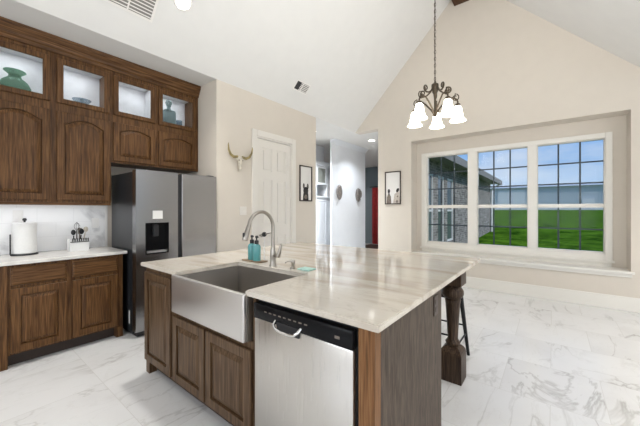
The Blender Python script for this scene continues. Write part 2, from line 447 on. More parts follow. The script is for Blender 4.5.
# ceilings
T = .1
struct('ceiling_slope_left', prism(BM(), [(XB, YC, ZP), (XB, YR, ZR), (XB, YR, ZR+T), (XB, YC, ZP+T)], (XG-XB, 0, 0)), ceil_paint)
struct('ceiling_slope_right', prism(BM(), [(XB, YS, ZP), (XB, YR, ZR), (XB, YR, ZR+T), (XB, YS, ZP+T)], (XG-XB, 0, 0)), ceil_paint)
struct('ceiling_side', box(BM(), XB, XG, YE, YS, ZP, ZP+T), ceil_paint)
struct('ceiling_alcove', box(BM(), XB, 2.2, YC, YK+.1, ZP, ZP+T), ceil_paint)
bm = BM(); box(bm, 4.26, XG+.2, YC, 8.0, ZP, ZP+T); box(bm, XG+.2, 11.0, 2.745, 8.0, ZP, ZP+T)
struct('ceiling_hall', bm, ceil_paint)
# walls
struct('wall_alcove', box(BM(), XB, 2.2, YK, YK+.1, 0, ZP), wall_paint)
struct('wall_alcove_side', box(BM(), 2.2, 2.32, YC+.0, YK+.1, 0, ZP), wall_paint)
bm = BM()                                     # kitchen wall with the door hole
DX0, DX1, DZ = 2.86, 3.61, 2.45
box(bm, 2.32, DX0, YC, YC+.12, 0, ZP); box(bm, DX1, 4.14, YC, YC+.12, 0, ZP); box(bm, DX0, DX1, YC, YC+.12, DZ, ZP)
struct('wall_kitchen', bm, wall_paint)
struct('wall_kitchen_return', box(BM(), 4.14, 4.26, YC, 8.0, 0, ZP), wall_paint)
# gable wall with recess for the windows
RX = 5.95; RY0, RY1, RZ0, RZ1 = -.815, 2.176, .50, 2.69
WT = XG + .5
def gable():
    bm = BM()
    yl = 2.89
    def slab(pts, x0, x1): prism(bm, [(x0, y, z) for y, z in pts], (x1-x0, 0, 0))
    slab([(yl, 0), (yl, ZP), (RY1, ZP), (RY1, 0)], XG, WT)                 # left of recess
    slab([(RY0, 0), (RY0, ZP), (YE, ZP), (YE, 0)], XG, WT)                 # right
    slab([(RY1, 0), (RY1, RZ0), (RY0, RZ0), (RY0, 0)], XG, WT)             # below
    slab([(RY1, RZ1), (RY1, ZP), (RY0, ZP), (RY0, RZ1)], XG, WT)           # above
    slab([(YC, ZP), (YR, ZR), (YS, ZP)], XG, XG+.2)                        # gable triangle
    return bm
struct('wall_gable', gable(), wall_paint)
# recess back wall with openings for the windows
WY = [(1.985, 1.215), (1.09, .312), (.216, -.608)]
WZ0, WZ1 = .70, 2.415
bm = BM()
ys = [RY1, WY[0][0], WY[0][1], WY[1][0], WY[1][1], WY[2][0], WY[2][1], RY0]
box(bm, RX, RX+.15, RY0, RY1, RZ0, WZ0); box(bm, RX, RX+.15, RY0, RY1, WZ1, RZ1)
for a, b_ in ((ys[0], ys[1]), (ys[2], ys[3]), (ys[4], ys[5]), (ys[6], ys[7])): box(bm, RX, RX+.15, b_, a, WZ0, WZ1)
struct('wall_recess', bm, wall_paint)
# hall
struct('wall_hall', box(BM(), 5.80, 7.42, 4.2, 4.25, 0, ZP), hall_paint)
struct('wall_hall_far', box(BM(), 10.6, 10.7, 2.85, 8.0, 0, ZP), teal_wall)
struct('wall_hall_right', box(BM(), WT, 10.7, 2.75, 2.85, 0, ZP), wall_paint)
struct('wall_hall_rear', box(BM(), 4.26, 10.6, 6.4, 6.5, 0, ZP), hall_paint)
struct('trim_crown_hall', prism(BM(), [(5.80, 4.2, ZP), (5.80, 4.09, ZP), (5.80, 4.2, ZP-.11)], (1.62, 0, 0)), hall_paint)
# rear and side walls, each with a broad window opening behind the viewpoint
bm = BM(); box(bm, XB-.1, XB, YE, -1.5, 0, 5.6); box(bm, XB-.1, XB, 2.7, YK+.1, 0, 5.6); box(bm, XB-.1, XB, -1.5, 2.7, 0, .55); box(bm, XB-.1, XB, -1.5, 2.7, 2.95, 5.6)
struct('wall_rear', bm, wall_paint)
bm = BM(); box(bm, XB, -1.3, YE-.1, YE, 0, ZP); box(bm, 4.5, XG, YE-.1, YE, 0, ZP); box(bm, -1.3, 4.5, YE-.1, YE, 0, .35); box(bm, -1.3, 4.5, YE-.1, YE, 2.75, ZP)
struct('wall_side', bm, wall_paint)
# baseboards and sill
struct('baseboard_gable', box(BM(), XG-.016, XG, YE, 2.89, 0, .19, .004), trim_paint)
struct('baseboard_kitchen', (lambda b: (box(b, 2.32, DX0-.09, YC-.016, YC, 0, .19, .004), box(b, DX1+.09, 4.26, YC-.016, YC, 0, .19, .004), b)[-1])(BM()), trim_paint)
struct('baseboard_hall', box(BM(), 5.80, 7.42, 4.184, 4.2, 0, .14, .004), cab_paint)
bm = BM(); box(bm, XG, RX, RY0, RY1, RZ0, RZ0+.03); box(bm, XG-.05, XG, RY0-.03, RY1+.03, RZ0, RZ0+.03, .004)
box(bm, XG-.022, XG, RY0-.01, RY1+.01, RZ0-.05, RZ0, .004)
struct('trim_sill', bm, trim_paint)
# window casing
CY0, CY1, CZ0, CZ1 = -.672, 2.075, .62, 2.475
bm = BM(); cx0 = RX-.022
box(bm, cx0, RX, CY0, WY[2][1]+.012, CZ0, CZ1, .003); box(bm, cx0, RX, WY[0][0]-.012, CY1, CZ0, CZ1, .003)
box(bm, cx0, RX, WY[2][1]+.012, WY[0][0]-.012, WZ1-.012, CZ1, .003); box(bm, cx0, RX, WY[2][1]+.012, WY[0][0]-.012, CZ0, WZ0+.012, .003)
box(bm, cx0, RX, WY[1][0]-.012, WY[0][1]+.012, WZ0+.012, WZ1-.012, .003); box(bm, cx0, RX, WY[2][0]-.012, WY[1][1]+.012, WZ0+.012, WZ1-.012, .003)
box(bm, cx0-.03, RX, CY0-.02, CY1+.02, CZ0-.03, CZ0, .004); box(bm, cx0, RX, CY0+.01, CY1-.01, RZ0+.03, CZ0-.03, .003)
struct('trim_window', bm, trim_paint)
grid_mat = simple('grille_dark', (.045, .06, .075), .5)
def window(idx, y1, y0):
    zm = 1.415; f = .023; xa, xb = RX+.03, RX+.10
    bm = BM()
    box(bm, xa, xb, y0, y0+f, WZ0, WZ1); box(bm, xa, xb, y1-f, y1, WZ0, WZ1)
    box(bm, xa, xb, y0+f, y1-f, WZ0, WZ0+f+.01); box(bm, xa, xb, y0+f, y1-f, WZ1-f, WZ1)
    box(bm, xa-.005, xb, y0+f, y1-f, zm-.03, zm+.03, .004)
    w = struct('window_%d' % idx, bm, vinyl_white)
    zs = [(WZ0+f+.01, zm-.03, 2), (zm+.03, WZ1-f, 3)]
    for za, zb, rows in zs:
        bm = BM(); box(bm, xa+.034, xa+.038, y0+f, y1-f, za, zb)
        pn = obj('pane', bm, glass_win, w)
        bm = BM(); g = .011
        for k in (1, 2):
            y = y0+f + (y1-y0-2*f)*k/3; box(bm, xa+.042, xa+.050, y-g, y+g, za, zb)
        for k in range(1, rows):
            z = za + (zb-za)*k/rows; box(bm, xa+.0425, xa+.0495, y0+f, y1-f, z-g, z+g)
        obj('grille', bm, grid_mat, w)
    return w
for i, (a, b_) in enumerate(WY): window(i+1, a, b_)
# rear / side window frames behind the viewpoint
bm = BM()
for y in (-1.5, -.1, 1.3, 2.64): box(bm, XB-.08, XB-.02, y, y+.06, .55, 2.95)
box(bm, XB-.08, XB-.02, -1.5, 2.7, .55, .61); box(bm, XB-.08, XB-.02, -1.5, 2.7, 2.89, 2.95)
struct('window_4', bm, vinyl_white)
bm = BM()
for x in (-1.3, .6, 2.5, 4.44): box(bm, x, x+.06, YE-.08, YE-.02, .35, 2.75)
box(bm, -1.3, 4.5, YE-.08, YE-.02, .35, .41); box(bm, -1.3, 4.5, YE-.08, YE-.02, 2.69, 2.75)
struct('window_5', bm, vinyl_white)
# ridge beam
struct('trim_ridge_beam', box(BM(), XB, XG, 1.115, 1.39, 4.99, 5.28, .01), beam_oak)

# pantry door
bm = BM(); dy = YC+.03
def panel_door(bm, x0, x1, z0, z1, y, rows):
    """six panel door facing -y"""
    P = lambda u, z, t: Vector((u, y - t, z))
    box(bm, x0, x1, y, y+.035, z0, z1)
    st = .105; mid = .09
    cols = [(x0+st, (x0+x1)/2-mid/2), ((x0+x1)/2+mid/2, x1-st)]
    # raised field frame: stiles and rails stand proud of the recessed panels
    box(bm, x0, x0+st, y-.012, y, z0, z1); box(bm, x1-st, x1, y-.012, y, z0, z1)
    box(bm, cols[0][1], cols[1][0], y-.012, y, z0, z1)
    edges = [z0] + [v for r in rows for v in r] + [z1]
    for i in range(0, len(edges), 2):
        for c in cols: box(bm, c[0], c[1], y-.012, y, edges[i], edges[i+1])
    for r in rows:
        for c in cols: box(bm, c[0]+.03, c[1]-.03, y-.008, y, r[0]+.03, r[1]-.03, .006, 1)
panel_door(bm, DX0+.022, DX1-.022, .012, DZ-.025, dy, [(.22, .95), (1.12, 1.82), (1.94, 2.30)])
d1 = struct('door_1', bm, door_paint)
bm = BM(); ball(bm, (DX0+.08, dy-.06, .97), .027); lathe(bm, [(.012, -.048), (.012, 0)], (DX0+.08, dy-.012, .97), 12, 'y')
obj('door_knob', bm, nickel, d1, True)
bm = BM(); c = .09
box(bm, DX0-c, DX0, YC-.02, YC, 0, DZ+c, .005); box(bm, DX1, DX1+c, YC-.02, YC, 0, DZ+c, .005); box(bm, DX0, DX1, YC-.02, YC, DZ, DZ+c, .005)
box(bm, DX0, DX0+.02, YC, YC+.12, 0, DZ); box(bm, DX1-.02, DX1, YC, YC+.12, 0, DZ); box(bm, DX0+.02, DX1-.02, YC, YC+.12, DZ-.02, DZ)
struct('trim_door', bm, door_paint)

# ------------------------------------------------------------------ outdoors
def lawn():
    bm = BM(); xs = [6.2, 8, 10, 14, 20, 30, 42, 60, 90]; ysq = [-60, -30, -12, 0, 12, 40]
    zf = lambda x: -.05 + max(0, (x-10)/42*1.38)
    g = [[bm.verts.new((x, y, zf(x))) for y in ysq] for x in xs]
    for i in range(len(xs)-1):
        for j in range(len(ysq)-1): bm.faces.new((g[i][j], g[i+1][j], g[i+1][j+1], g[i][j+1]))
    return bm
struct('lawn', lawn(), grass_mat)
def house_wing():
    yw = 2.6; x0, x1, ze = WT+.05, 17.9, 2.78
    h = thing('brick_house', 'grey brick house wing with dark roof outside the left window', 'house', (12, 4, 0))
    wins = [(7.75, 8.42), (8.8, 9.45), (9.75, 10.5)]; z0, z1 = .35, 2.35
    bm = BM(); xs = [x0] + [v for w in wins for v in w] + [x1]
    box(bm, x0, x1, yw, yw+.14, -.3, z0); box(bm, x0, x1, yw, yw+.14, z1, ze)
    for i in range(0, len(xs), 2): box(bm, xs[i], xs[i+1], yw, yw+.14, z0, z1)
    box(bm, x1-.2, x1, yw+.14, yw+6, -.3, ze)
    obj('wall', bm, brick_mat, h)
    for a, b_ in wins:
        bm = BM(); f = .06
        box(bm, a, a+f, yw+.02, yw+.1, z0, z1); box(bm, b_-f, b_, yw+.02, yw+.1, z0, z1)
        box(bm, a+f, b_-f, yw+.02, yw+.1, z0, z0+f); box(bm, a+f, b_-f, yw+.02, yw+.1, z1-f, z1); box(bm, a+f, b_-f, yw+.02, yw+.1, 1.3, 1.36)
        w = obj('window', bm, far_white, h)
        bm = BM(); box(bm, a+f, b_-f, yw+.05, yw+.06, z0+f, z1-f); obj('pane', bm, dark_glass, w)
    bm = BM(); ya = yw-.45
    prism(bm, [(x0, ya, ze-.02), (x0, yw+3.5, ze+2.6), (x0, yw+3.5, ze+2.75), (x0, ya, ze+.1)], (x1+.4-x0, 0, 0))
    obj('roof', bm, shingle, h)
    bm = BM(); box(bm, x0, x1+.4, ya-.03, ya, ze-.12, ze+.1); box(bm, x0, x1+.4, ya, yw, ze-.06, ze-.03); obj('fascia', bm, simple('fascia', (.24, .23, .22), .6), h)
    bm = BM(); tube(bm, [(x1-.12, yw-.07, -.2), (x1-.12, yw-.07, ze-.35), (x1-.12, ya, ze-.1)], .05, 8); obj('downspout', bm, far_white, h)
house_wing()
def far_building():
    h = thing('metal_building', 'long pale metal building standing beyond the green lawn', 'building', (54, -4, 1.3))
    bm = BM(); box(bm, 52, 60, -26, 7.2, 1.0, 4.55)
    for k in range(110):
        y = -26 + k*.3; box(bm, 51.96, 52, y, y+.06, 1.3, 4.5)
    obj('wall', bm, metal_siding, h)
    bm = BM(); prism(bm, [(51.6, -26.3, 4.55), (56, -26.3, 5.2), (60.4, -26.3, 4.55)], (0, 33.8, 0)); obj('roof', bm, metal_siding, h)
    bm = BM(); box(bm, 51.9, 51.96, 3.2, 6.6, 1.3, 4.2); obj('door', bm, far_white, h)
    bm = BM(); box(bm, 51.7, 51.96, -26, 7.2, 1.1, 1.75); obj('base_band', bm, far_white, h)
    bm = BM(); box(bm, 51.7, 51.96, -4.2, -3.0, 1.75, 2.8); obj('utility_box', bm, far_white, h)
far_building()

# ------------------------------------------------------------------ cabinet doors
def raised_door(P, u0, u1, z0, z1, st=.055, arch=0.0, rail_top=None, th=.021, glass=False, bot=None, n=14):
    """framed door in the (u, z) plane; P(u, z, t) maps to the world with t outward"""
    bm = BM(); rt = st if rail_top is None else rail_top; rb = st if bot is None else bot
    def loop(du, dzb, dzt, t, ar):
        a, b = u0+du, u1-du; zb, zt = z0+dzb, z1-dzt
        pts = [(a, zb), (b, zb)]
        for k in range(n+1):
            s = k/n; u = b + (a-b)*s
            q = 2*s-1
            if ar: z = zt - ar*(min(1, abs(q)/.92)**2 if abs(q) < .92 else 1)
            else: z = zt
            pts.append((u, z))
        return [bm.verts.new(P(u, z, t)) for u, z in pts]
    L = [loop(0, 0, 0, 0, 0), loop(0, 0, 0, th-.004, 0), loop(.004, .004, .004, th, 0), loop(st, rb, rt, th, arch)]
    if glass:
        L += [loop(st+.006, rb+.006, rt+.006, th-.007, arch), loop(st+.006, rb+.006, rt+.006, 0, arch)]
    else:
        L += [loop(st+.001, rb+.001, rt+.001, th-.019, arch), loop(st+.008, rb+.008, rt+.008, th-.019, arch), loop(st+.010, rb+.010, rt+.010, th-.011, arch), loop(st+.040, rb+.040, rt+.040, th-.001, arch)]
    for A, B in zip(L, L[1:]):
        m = len(A)
        for k in range(m): bm.faces.new((A[k], A[(k+1) % m], B[(k+1) % m], B[k]))
    if glass:
        A, B = L[-1], L[0]; m = len(A)
        for k in range(m): bm.faces.new((A[k], A[(k+1) % m], B[(k+1) % m], B[k]))
    else: bm.faces.new(L[-1]); bm.faces.new(L[0][::-1])
    return bm
def drawer_front(P, u0, u1, z0, z1, th=.02):
    bm = BM(); Ls = []
    for d, t in ((0, 0), (0, th-.008), (.012, th)):
        Ls.append([bm.verts.new(P(u, z, t)) for u, z in ((u0+d, z0+d), (u1-d, z0+d), (u1-d, z1-d), (u0+d, z1-d))])
    for A, B in zip(Ls, Ls[1:]):
        for k in range(4): bm.faces.new((A[k], A[(k+1) % 4], B[(k+1) % 4], B[k]))
    bm.faces.new(Ls[-1]); bm.faces.new(Ls[0][::-1]); return bm

# ------------------------------------------------------------------ upper cabinets
FY = 3.90; PU = lambda u, z, t: Vector((u, FY - t, z))
def upper(x0, x1, zb, doors, name, label, zsplit=2.395):
    c = thing(name, label, 'cabinet', ((x0+x1)/2, 4.07, zb), 'oak cabinets on the kitchen wall')
    bm = BM(); w = .019; yb = YK-.001
    box(bm, x0, x1, FY+.02, yb, zb, zsplit+.045)                                     # closed lower box
    box(bm, x0, x0+w, FY+.02, yb, zsplit+.045, 2.93); box(bm, x1-w, x1, FY+.02, yb, zsplit+.045, 2.93)
    # face frame
    box(bm, x0, x1, FY, FY+.02, zb, zb+.035); box(bm, x0, x1, FY, FY+.02, zsplit-.065, zsplit+.065); box(bm, x0, x1, FY, FY+.02, 2.83, 2.93)
    us = [x0] + [v for d in doors for v in d] + [x1]
    for i in range(0, len(us), 2):
        box(bm, us[i]-(0 if i == 0 else .012), us[i+1]+(0 if i == len(us)-2 else .012), FY, FY+.02, zb+.035, zsplit-.065)
        box(bm, us[i]-(0 if i == 0 else .012), us[i+1]+(0 if i == len(us)-2 else .012), FY, FY+.02, zsplit+.065, 2.83)
    obj('body', bm, wood_z, c)
    bm = BM(); box(bm, x0+w, x1-w, yb-.012, yb, zsplit+.045, 2.92)
    box(bm, x0+w, x1-w, FY+.02, yb-.012, 2.90, 2.92); box(bm, x0+w, x1-w, FY+.03, yb-.012, zsplit+.045, zsplit+.055)
    xm = [(a[1]+b[0])/2 for a, b in zip(doors, doors[1:])]
    for q in xm: box(bm, q-.008, q+.008, FY+.02, yb-.012, zsplit+.055, 2.90)
    obj('interior_lining', bm, cab_white_in, c, label='pale lit interior behind the glass')
    for a, b in doors:
        d = obj('door', raised_door(PU, a, b, zb+.022, zsplit-.052, .058, (.062 if zb < 1.6 else .042), .055), wood_z, c)
        g = obj('glass_door', raised_door(PU, a, b, zsplit+.03, 2.872, .046, 0, glass=True, n=2), wood_z, c)
        bm = BM(); box(bm, a+.05, b-.05, FY-.012, FY-.008, zsplit+.078, 2.824); obj('pane', bm, glass_cab, g)
    for a, b in doors:
        lo = light('cabinet_light', 'AREA', ((a+b)/2, 4.02, 2.893), 1.3, (.93, .96, 1.0), target=((a+b)/2, 4.08, 2.0), size=b-a-.14, size_y=.1)
    return c
upper(.15, 1.16, 1.43, [(.19, .645), (.695, 1.145)], 'wall_cabinet', 'tall oak wall cabinet with arched doors and glass doors above the marble backsplash')
upper(1.162, 2.196, 1.885, [(1.18, 1.627), (1.665, 2.16)], 'wall_cabinet', 'short oak wall cabinet with arched doors and glass doors above the refrigerator')
upper(-.862, .148, 1.43, [(-.82, -.365), (-.315, .135)], 'wall_cabinet', 'oak wall cabinet continuing past the left edge of the photo')
# crown
bm = BM()
prof = [(FY, 2.915), (FY-.022, 2.915), (FY-.026, 2.945), (FY-.04, 2.955), (FY-.045, 2.975), (FY-.075, 3.025), (FY-.08, 3.058), (FY, 3.058)]
prism(bm, [(-.86, y, z) for y, z in prof], (3.056, 0, 0)); box(bm, -.86, 2.196, FY, FY+.02, 2.93, 3.058)
tag(obj('crown_molding', bm, wood_x), 'stained oak crown molding along the top of the wall cabinets', 'molding')
bm = BM(); box(bm, -.86, 1.158, FY-.002, FY+.018, 1.402, 1.4295, .003)
tag(obj('light_rail', bm, wood_x), 'narrow oak light rail under the tall wall cabinet', 'molding')
for a, b in ((-.7, .1), (.2, 1.1)):
    light('under_cabinet_light', 'AREA', ((a+b)/2, 4.06, 1.42), 1.1, (.97, .98, 1.0), target=((a+b)/2, 4.09, 0), size=b-a, size_y=.05)

# things behind the glass
ZS = 2.451
v = thing('glass_vase', 'green glass vase with flared lip behind the leftmost glass door', 'vase', (.42, 4.05, ZS))
obj('body', lathe(BM(), [(.05, 0), (.10, .03), (.115, .08), (.09, .13), (.05, .165), (.042, .19)], (.42, 4.05, ZS), 24), green_glass, v, True)
obj('lip', lathe(BM(), [(.042, .19), (.05, .20), (.08, .225), (.078, .232), (.04, .21)], (.42, 4.05, ZS), 24), green_glass, v, True)
v = thing('glass_bowl', 'small clear glass bowl behind the second glass door', 'bowl', (.93, 4.04, ZS))
obj('body', lathe(BM(), [(.035, 0), (.04, .008), (.012, .02), (.012, .045), (.06, .07), (.085, .10), (.08, .10), (.05, .075)], (.93, 4.04, ZS), 22), clear_glass, v, True)
obj('knob', ball(BM(), (.93, 4.04, ZS+.10), .018), clear_glass, v, True)
v = thing('glass_decanter', 'smoky glass decanter with stopper behind the rightmost glass door', 'decanter', (1.855, 4.03, ZS))
bm = BM(); box(bm, 1.855-.078, 1.855+.078, 4.03-.06, 4.03+.06, ZS, ZS+.23, .03, 3); obj('body', bm, teal_glass, v, True)
obj('neck', lathe(BM(), [(.04, .22), (.024, .25), (.022, .275), (.032, .285)], (1.855, 4.03, ZS), 16), teal_glass, v, True)
obj('stopper', lathe(BM(), [(.02, .286), (.034, .30), (.042, .325), (.028, .36), (.01, .37)], (1.855, 4.03, ZS), 16), teal_glass, v, True)
tag(obj('glass_tumbler', lathe(BM(), [(.03, 0), (.034, .02), (.04, .12), (.037, .12), (.03, .02)], (1.99, 4.02, ZS), 18), clear_glass, None, True), 'clear tumbler right of the smoky glass decanter', 'glass')

# ------------------------------------------------------------------ base cabinets along the wall
BYF = 3.64; PB = lambda u, z, t: Vector((u, BYF - t, z))
def base(x0, x1, cols, label, feet):
    c = thing('base_cabinet', label, 'cabinet', ((x0+x1)/2, 3.94, 0), 'oak base cabinets')
    bm = BM(); yb = YK-.02
    box(bm, x0, x1, BYF+.02, yb, .11, .882)
    us = [x0] + [v for d in cols for v in d] + [x1]
    for i in range(0, len(us), 2): box(bm, us[i]-(0 if i == 0 else .01), us[i+1]+(0 if i == len(us)-2 else .01), BYF, BYF+.02, .11, .882)
    for za, zb in ((.11, .135), (.665, .70), (.855, .882)): box(bm, x0+.001, x1-.001, BYF+.0005, BYF+.02, za, zb)
    obj('body', bm, wood_z, c)
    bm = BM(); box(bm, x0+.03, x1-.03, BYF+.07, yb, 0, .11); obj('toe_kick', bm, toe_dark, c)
    for xa, xb in feet:
        bm = BM(); box(bm, xa, xb, BYF-.012, BYF+.07, 0, .11 if xa > .9 else .882, .004); obj('foot', bm, wood_z, c)
    for a, b in cols:
        obj('drawer', drawer_front(PB, a, b, .705, .858), wood_x, c)
        obj('door', raised_door(PB, a, b, .125, .675, .06), wood_z, c)
base(.29, 1.19, [(.35, .722), (.765, 1.14)], 'oak base cabinet with two drawers and two doors beside the refrigerator', [(.283, .335), (1.13, 1.19)])
base(-.86, .28, [(-.80, -.31), (-.27, .22)], 'oak base cabinet running past the left edge of the photo', [(-.86, -.81)])
bm = BM(); box(bm, -.86, 1.222, 3.60, YK-.013, .883, .914, .004)
tag(obj('wall_countertop', bm, counter_grey), 'pale stone countertop on the oak base cabinets along the wall', 'countertop')
bm = BM(); box(bm, -.86, 1.195, YK-.012, YK, .914, 1.429)
o = struct('wall_backsplash', bm, splash_mat, origin=(0, 0, 0))
bm = BM(); box(bm, 1.196, 1.222, YK-.016, YK, .914, 1.429, .002); struct('trim_backsplash', bm, white_plastic)
def outlet(x, y, z, label, face='y', m=white_plastic, w=.036, h=.058):
    c = thing('wall_outlet' if h else 'x', label, 'outlet', (x, y, z))
    bm = BM(); box(bm, x-w, x+w, y-.006, y, z-h, z+h, .002); obj('cover_plate', bm, m, c)
    for dz in (-.022, .022):
        bm = BM(); box(bm, x-.015, x+.015, y-.0085, y-.006, z+dz-.014, z+dz+.014, .001); obj('socket', bm, m, c)
outlet(1.10, YK-.012, 1.20, 'white outlet on the backsplash near the refrigerator')
outlet(.46, YK-.012, 1.29, 'white outlet on the backsplash above the white paper towel roll')

# counter things
cn = thing('paper_towel_holder', 'black paper towel holder with side arm on the wall countertop', 'holder', (.49, 4.08, .914))
obj('base', lathe(BM(), [(.100, .914), (.100, .922), (.094, .927)], (.49, 4.08, 0), 32), black_matte, cn, True)
bm = BM(); lathe(bm, [(.008, .927), (.008, 1.245), (.016, 1.25), (.016, 1.265), (.008, 1.272)], (.49, 4.08, 0), 14); obj('rod', bm, black_matte, cn, True)
obj('side_arm', tube(BM(), [(.396, 4.045, .918), (.389, 4.043, .93), (.388, 4.043, 1.12)], .006, 10), black_matte, cn, True)
bm = BM(); rings = []
for r, h in ((.02, .928), (.080, .928), (.089, .936), (.089, 1.222), (.080, 1.232), (.02, 1.232)):
    rings.append([bm.verts.new((.49 + r*math.cos(2*PI*k/36), 4.08 + r*math.sin(2*PI*k/36), h)) for k in range(36)])
for A, B in zip(rings, rings[1:] + rings[:1]):
    for k in range(36): bm.faces.new((A[k], A[(k+1) % 36], B[(k+1) % 36], B[k]))
tag(obj('paper_towel_roll', bm, simple('towel_paper', (.78, .78, .77), .9, noise=.02, nscale=60, bump=.1), None, True), 'thick white paper towel roll standing on the black holder', 'paper towel')
cr_ = thing('utensil_crock', 'square white ceramic crock holding dark utensils on the wall countertop', 'crock', (.90, 4.05, .914))
bm = BM()
def tray(bm, o, i, z0, z1, zi):
    R = lambda r, z: [bm.verts.new(p) for p in ((r[0], r[2], z), (r[1], r[2], z), (r[1], r[3], z), (r[0], r[3], z))]
    L = [R(o, z0), R(o, z1), R(i, z1), R(i, zi)]
    for A, B in zip(L, L[1:]):
        for k in range(4): bm.faces.new((A[k], A[(k+1) % 4], B[(k+1) % 4], B[k]))
    bm.faces.new(L[0][::-1]); bm.faces.new(L[-1]); return bm
tray(bm, (.82, .98, 3.98, 4.12), (.828, .972, 3.988, 4.112), .914, 1.04, .925); obj('body', bm, white_ceramic, cr_)
bm = BM()
for k in range(8):
    x = .835+k*.0187; box(bm, x, x+.010, 3.974, 3.980, 1.018, 1.05, .001, 1)
box(bm, .82, .98, 3.974, 3.980, 1.008, 1.016); obj('rim_pattern', bm, ink, cr_, label='dark patterned rim band')
def utensil(name, label, x, y, lean, kind, m, zt=1.10):
    c = thing(name, label, 'utensil', (x, y, .926), 'utensils in the white crock')
    top = Vector((x+lean, y, zt)); b0 = Vector((x, y, .926))
    obj('handle', tube(BM(), [b0, top], .0055, 8), m, c, True)
    d = (top-b0).normalized(); hc = top + d*.035
    if kind == 'spoon': obj('bowl', ball(BM(), hc, .027, .8, .4, 1.1), m, c, True)
    elif kind == 'spatula':
        bm = BM(); box(bm, hc.x-.017, hc.x+.017, hc.y-.003, hc.y+.003, hc.z-.036, hc.z+.03, .003); obj('blade', bm, m, c)
    else:
        bm = BM()
        for k in range(4):
            a = PI*k/4; pts = []
            for j in range(11):
                s = j/10*PI; rr = .026*math.sin(s)
                pts.append(top + d*(.09*j/10 if j <= 5 else .09*j/10)*1.0 + Vector((math.cos(a)*rr, math.sin(a)*rr, 0)))
            tube(bm, pts, .0018, 6)
        obj('wires', bm, m, c, True)
utensil('serving_spoon', 'dark spoon leaning left in the white utensil crock', .87, 4.06, -.006, 'spoon', black_matte, 1.075)
utensil('wire_whisk', 'tall wire whisk standing in the white utensil crock', .885, 4.03, .0, 'whisk', frame_dark, 1.13)
utensil('spatula', 'grey spatula at the back of the white utensil crock', .915, 4.08, .006, 'spatula', ink_grey, 1.09)
utensil('ladle', 'dark ladle in the middle of the white utensil crock', .90, 4.01, .018, 'spoon', black_metal, 1.085)
utensil('wooden_spoon', 'brown spoon leaning right in the white utensil crock', .935, 4.05, .028, 'spoon', bone, 1.105)

# ------------------------------------------------------------------ refrigerator
f = thing('refrigerator', 'stainless side by side refrigerator with water dispenser in the alcove', 'refrigerator', (1.715, 3.8, 0))
x0, x1, yf = 1.240, 2.185, 3.425
bm = BM(); box(bm, x0+.006, x1-.006, yf+.095, 4.17, .03, 1.765, .006); obj('body', bm, fridge_side, f, label='dark grey body')
bm = BM(); box(bm, x0+.03, x1-.03, yf+.05, 4.1, 0, .05); box(bm, x0+.02, x1-.02, yf+.025, yf+.09, .022, .062); obj('base_grille', bm, black_matte, f)
xm = 1.705
def fdoor(a, b, name, hole=None):
    bm = BM()
    if hole:
        ha, hb, hz0, hz1 = hole
        box(bm, a, ha, yf, yf+.09, .065, 1.78, .0); box(bm, hb, b, yf, yf+.09, .065, 1.78); box(bm, ha, hb, yf, yf+.09, .065, hz0); box(bm, ha, hb, yf, yf+.09, hz1, 1.78)
        bmesh.ops.remove_doubles(bm, verts=bm.verts[:], dist=1e-5)
    else: box(bm, a, b, yf, yf+.09, .065, 1.78, .008, 2)
    return obj(name, bm, steel_fridge, f)
HO = (1.345, 1.565, .885, 1.20)
fr = fdoor(x0, xm-.022, 'door', HO)
fl = fdoor(xm+.022, x1, 'door')
bm = BM(); box(bm, xm-.021, xm+.021, yf+.02, yf+.092, .07, 1.765); obj('handle_channel', bm, black_matte, f, label='dark recessed handle channel between the doors')
bm = BM(); ha, hb, h0, h1 = HO
box(bm, ha-.012, hb+.012, yf-.004, yf+.001, h0-.012, h0); box(bm, ha-.012, hb+.012, yf-.004, yf+.001, h1, h1+.012); box(bm, ha-.012, ha, yf-.004, yf+.001, h0, h1); box(bm, hb, hb+.012, yf-.004, yf+.001, h0, h1)
box(bm, ha, hb, yf+.075, yf+.088, h0, h1)
dsp = obj('dispenser', bm, black_gloss, fr, label='black water dispenser recess')
bm = BM(); box(bm, 1.425, 1.485, yf+.03, yf+.074, 1.06, 1.19, .006); obj('spout', bm, black_matte, f)
bm = BM(); box(bm, ha+.01, hb-.01, yf+.004, yf+.074, h0+.001, h0+.018); obj('drip_tray', bm, steel_sink, f)
bm = BM(); box(bm, 1.405, 1.51, yf-.003, yf, 1.255, 1.345, .001); obj('display', bm, white_plastic, f, label='small white display panel')
bm = BM(); box(bm, x0+.005, x0+.0062, yf+.18, yf+.205, .12, .26); obj('label_strip', bm, paper, f, label='white strip on the side')
bm = BM(); box(bm, x0+.03, x0+.11, yf+.02, yf+.14, 1.766, 1.79, .004); obj('hinge_cover', bm, black_matte, f)
bm = BM(); box(bm, x1-.11, x1-.03, yf+.02, yf+.14, 1.766, 1.79, .004); obj('hinge_cover', bm, black_matte, f)

# ------------------------------------------------------------------ island
IX = 1.05; PI_ = lambda u, z, t: Vector((IX - t, u, z))
# narrow cabinet at the far end
c = thing('island_cabinet', 'narrow oak cabinet at the end of the island left of the sink', 'cabinet', (1.36, 2.44, 0))
bm = BM(); box(bm, IX, 1.655, 2.205, 2.68, .10, .882); box(bm, IX, IX+.06, 2.62, 2.68, 0, .10); obj('body', bm, isl_z, c)
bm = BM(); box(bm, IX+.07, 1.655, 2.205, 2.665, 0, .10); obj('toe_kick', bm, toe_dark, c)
obj('door', raised_door(PI_, 2.222, 2.668, .115, .845, .058), isl_z, c)
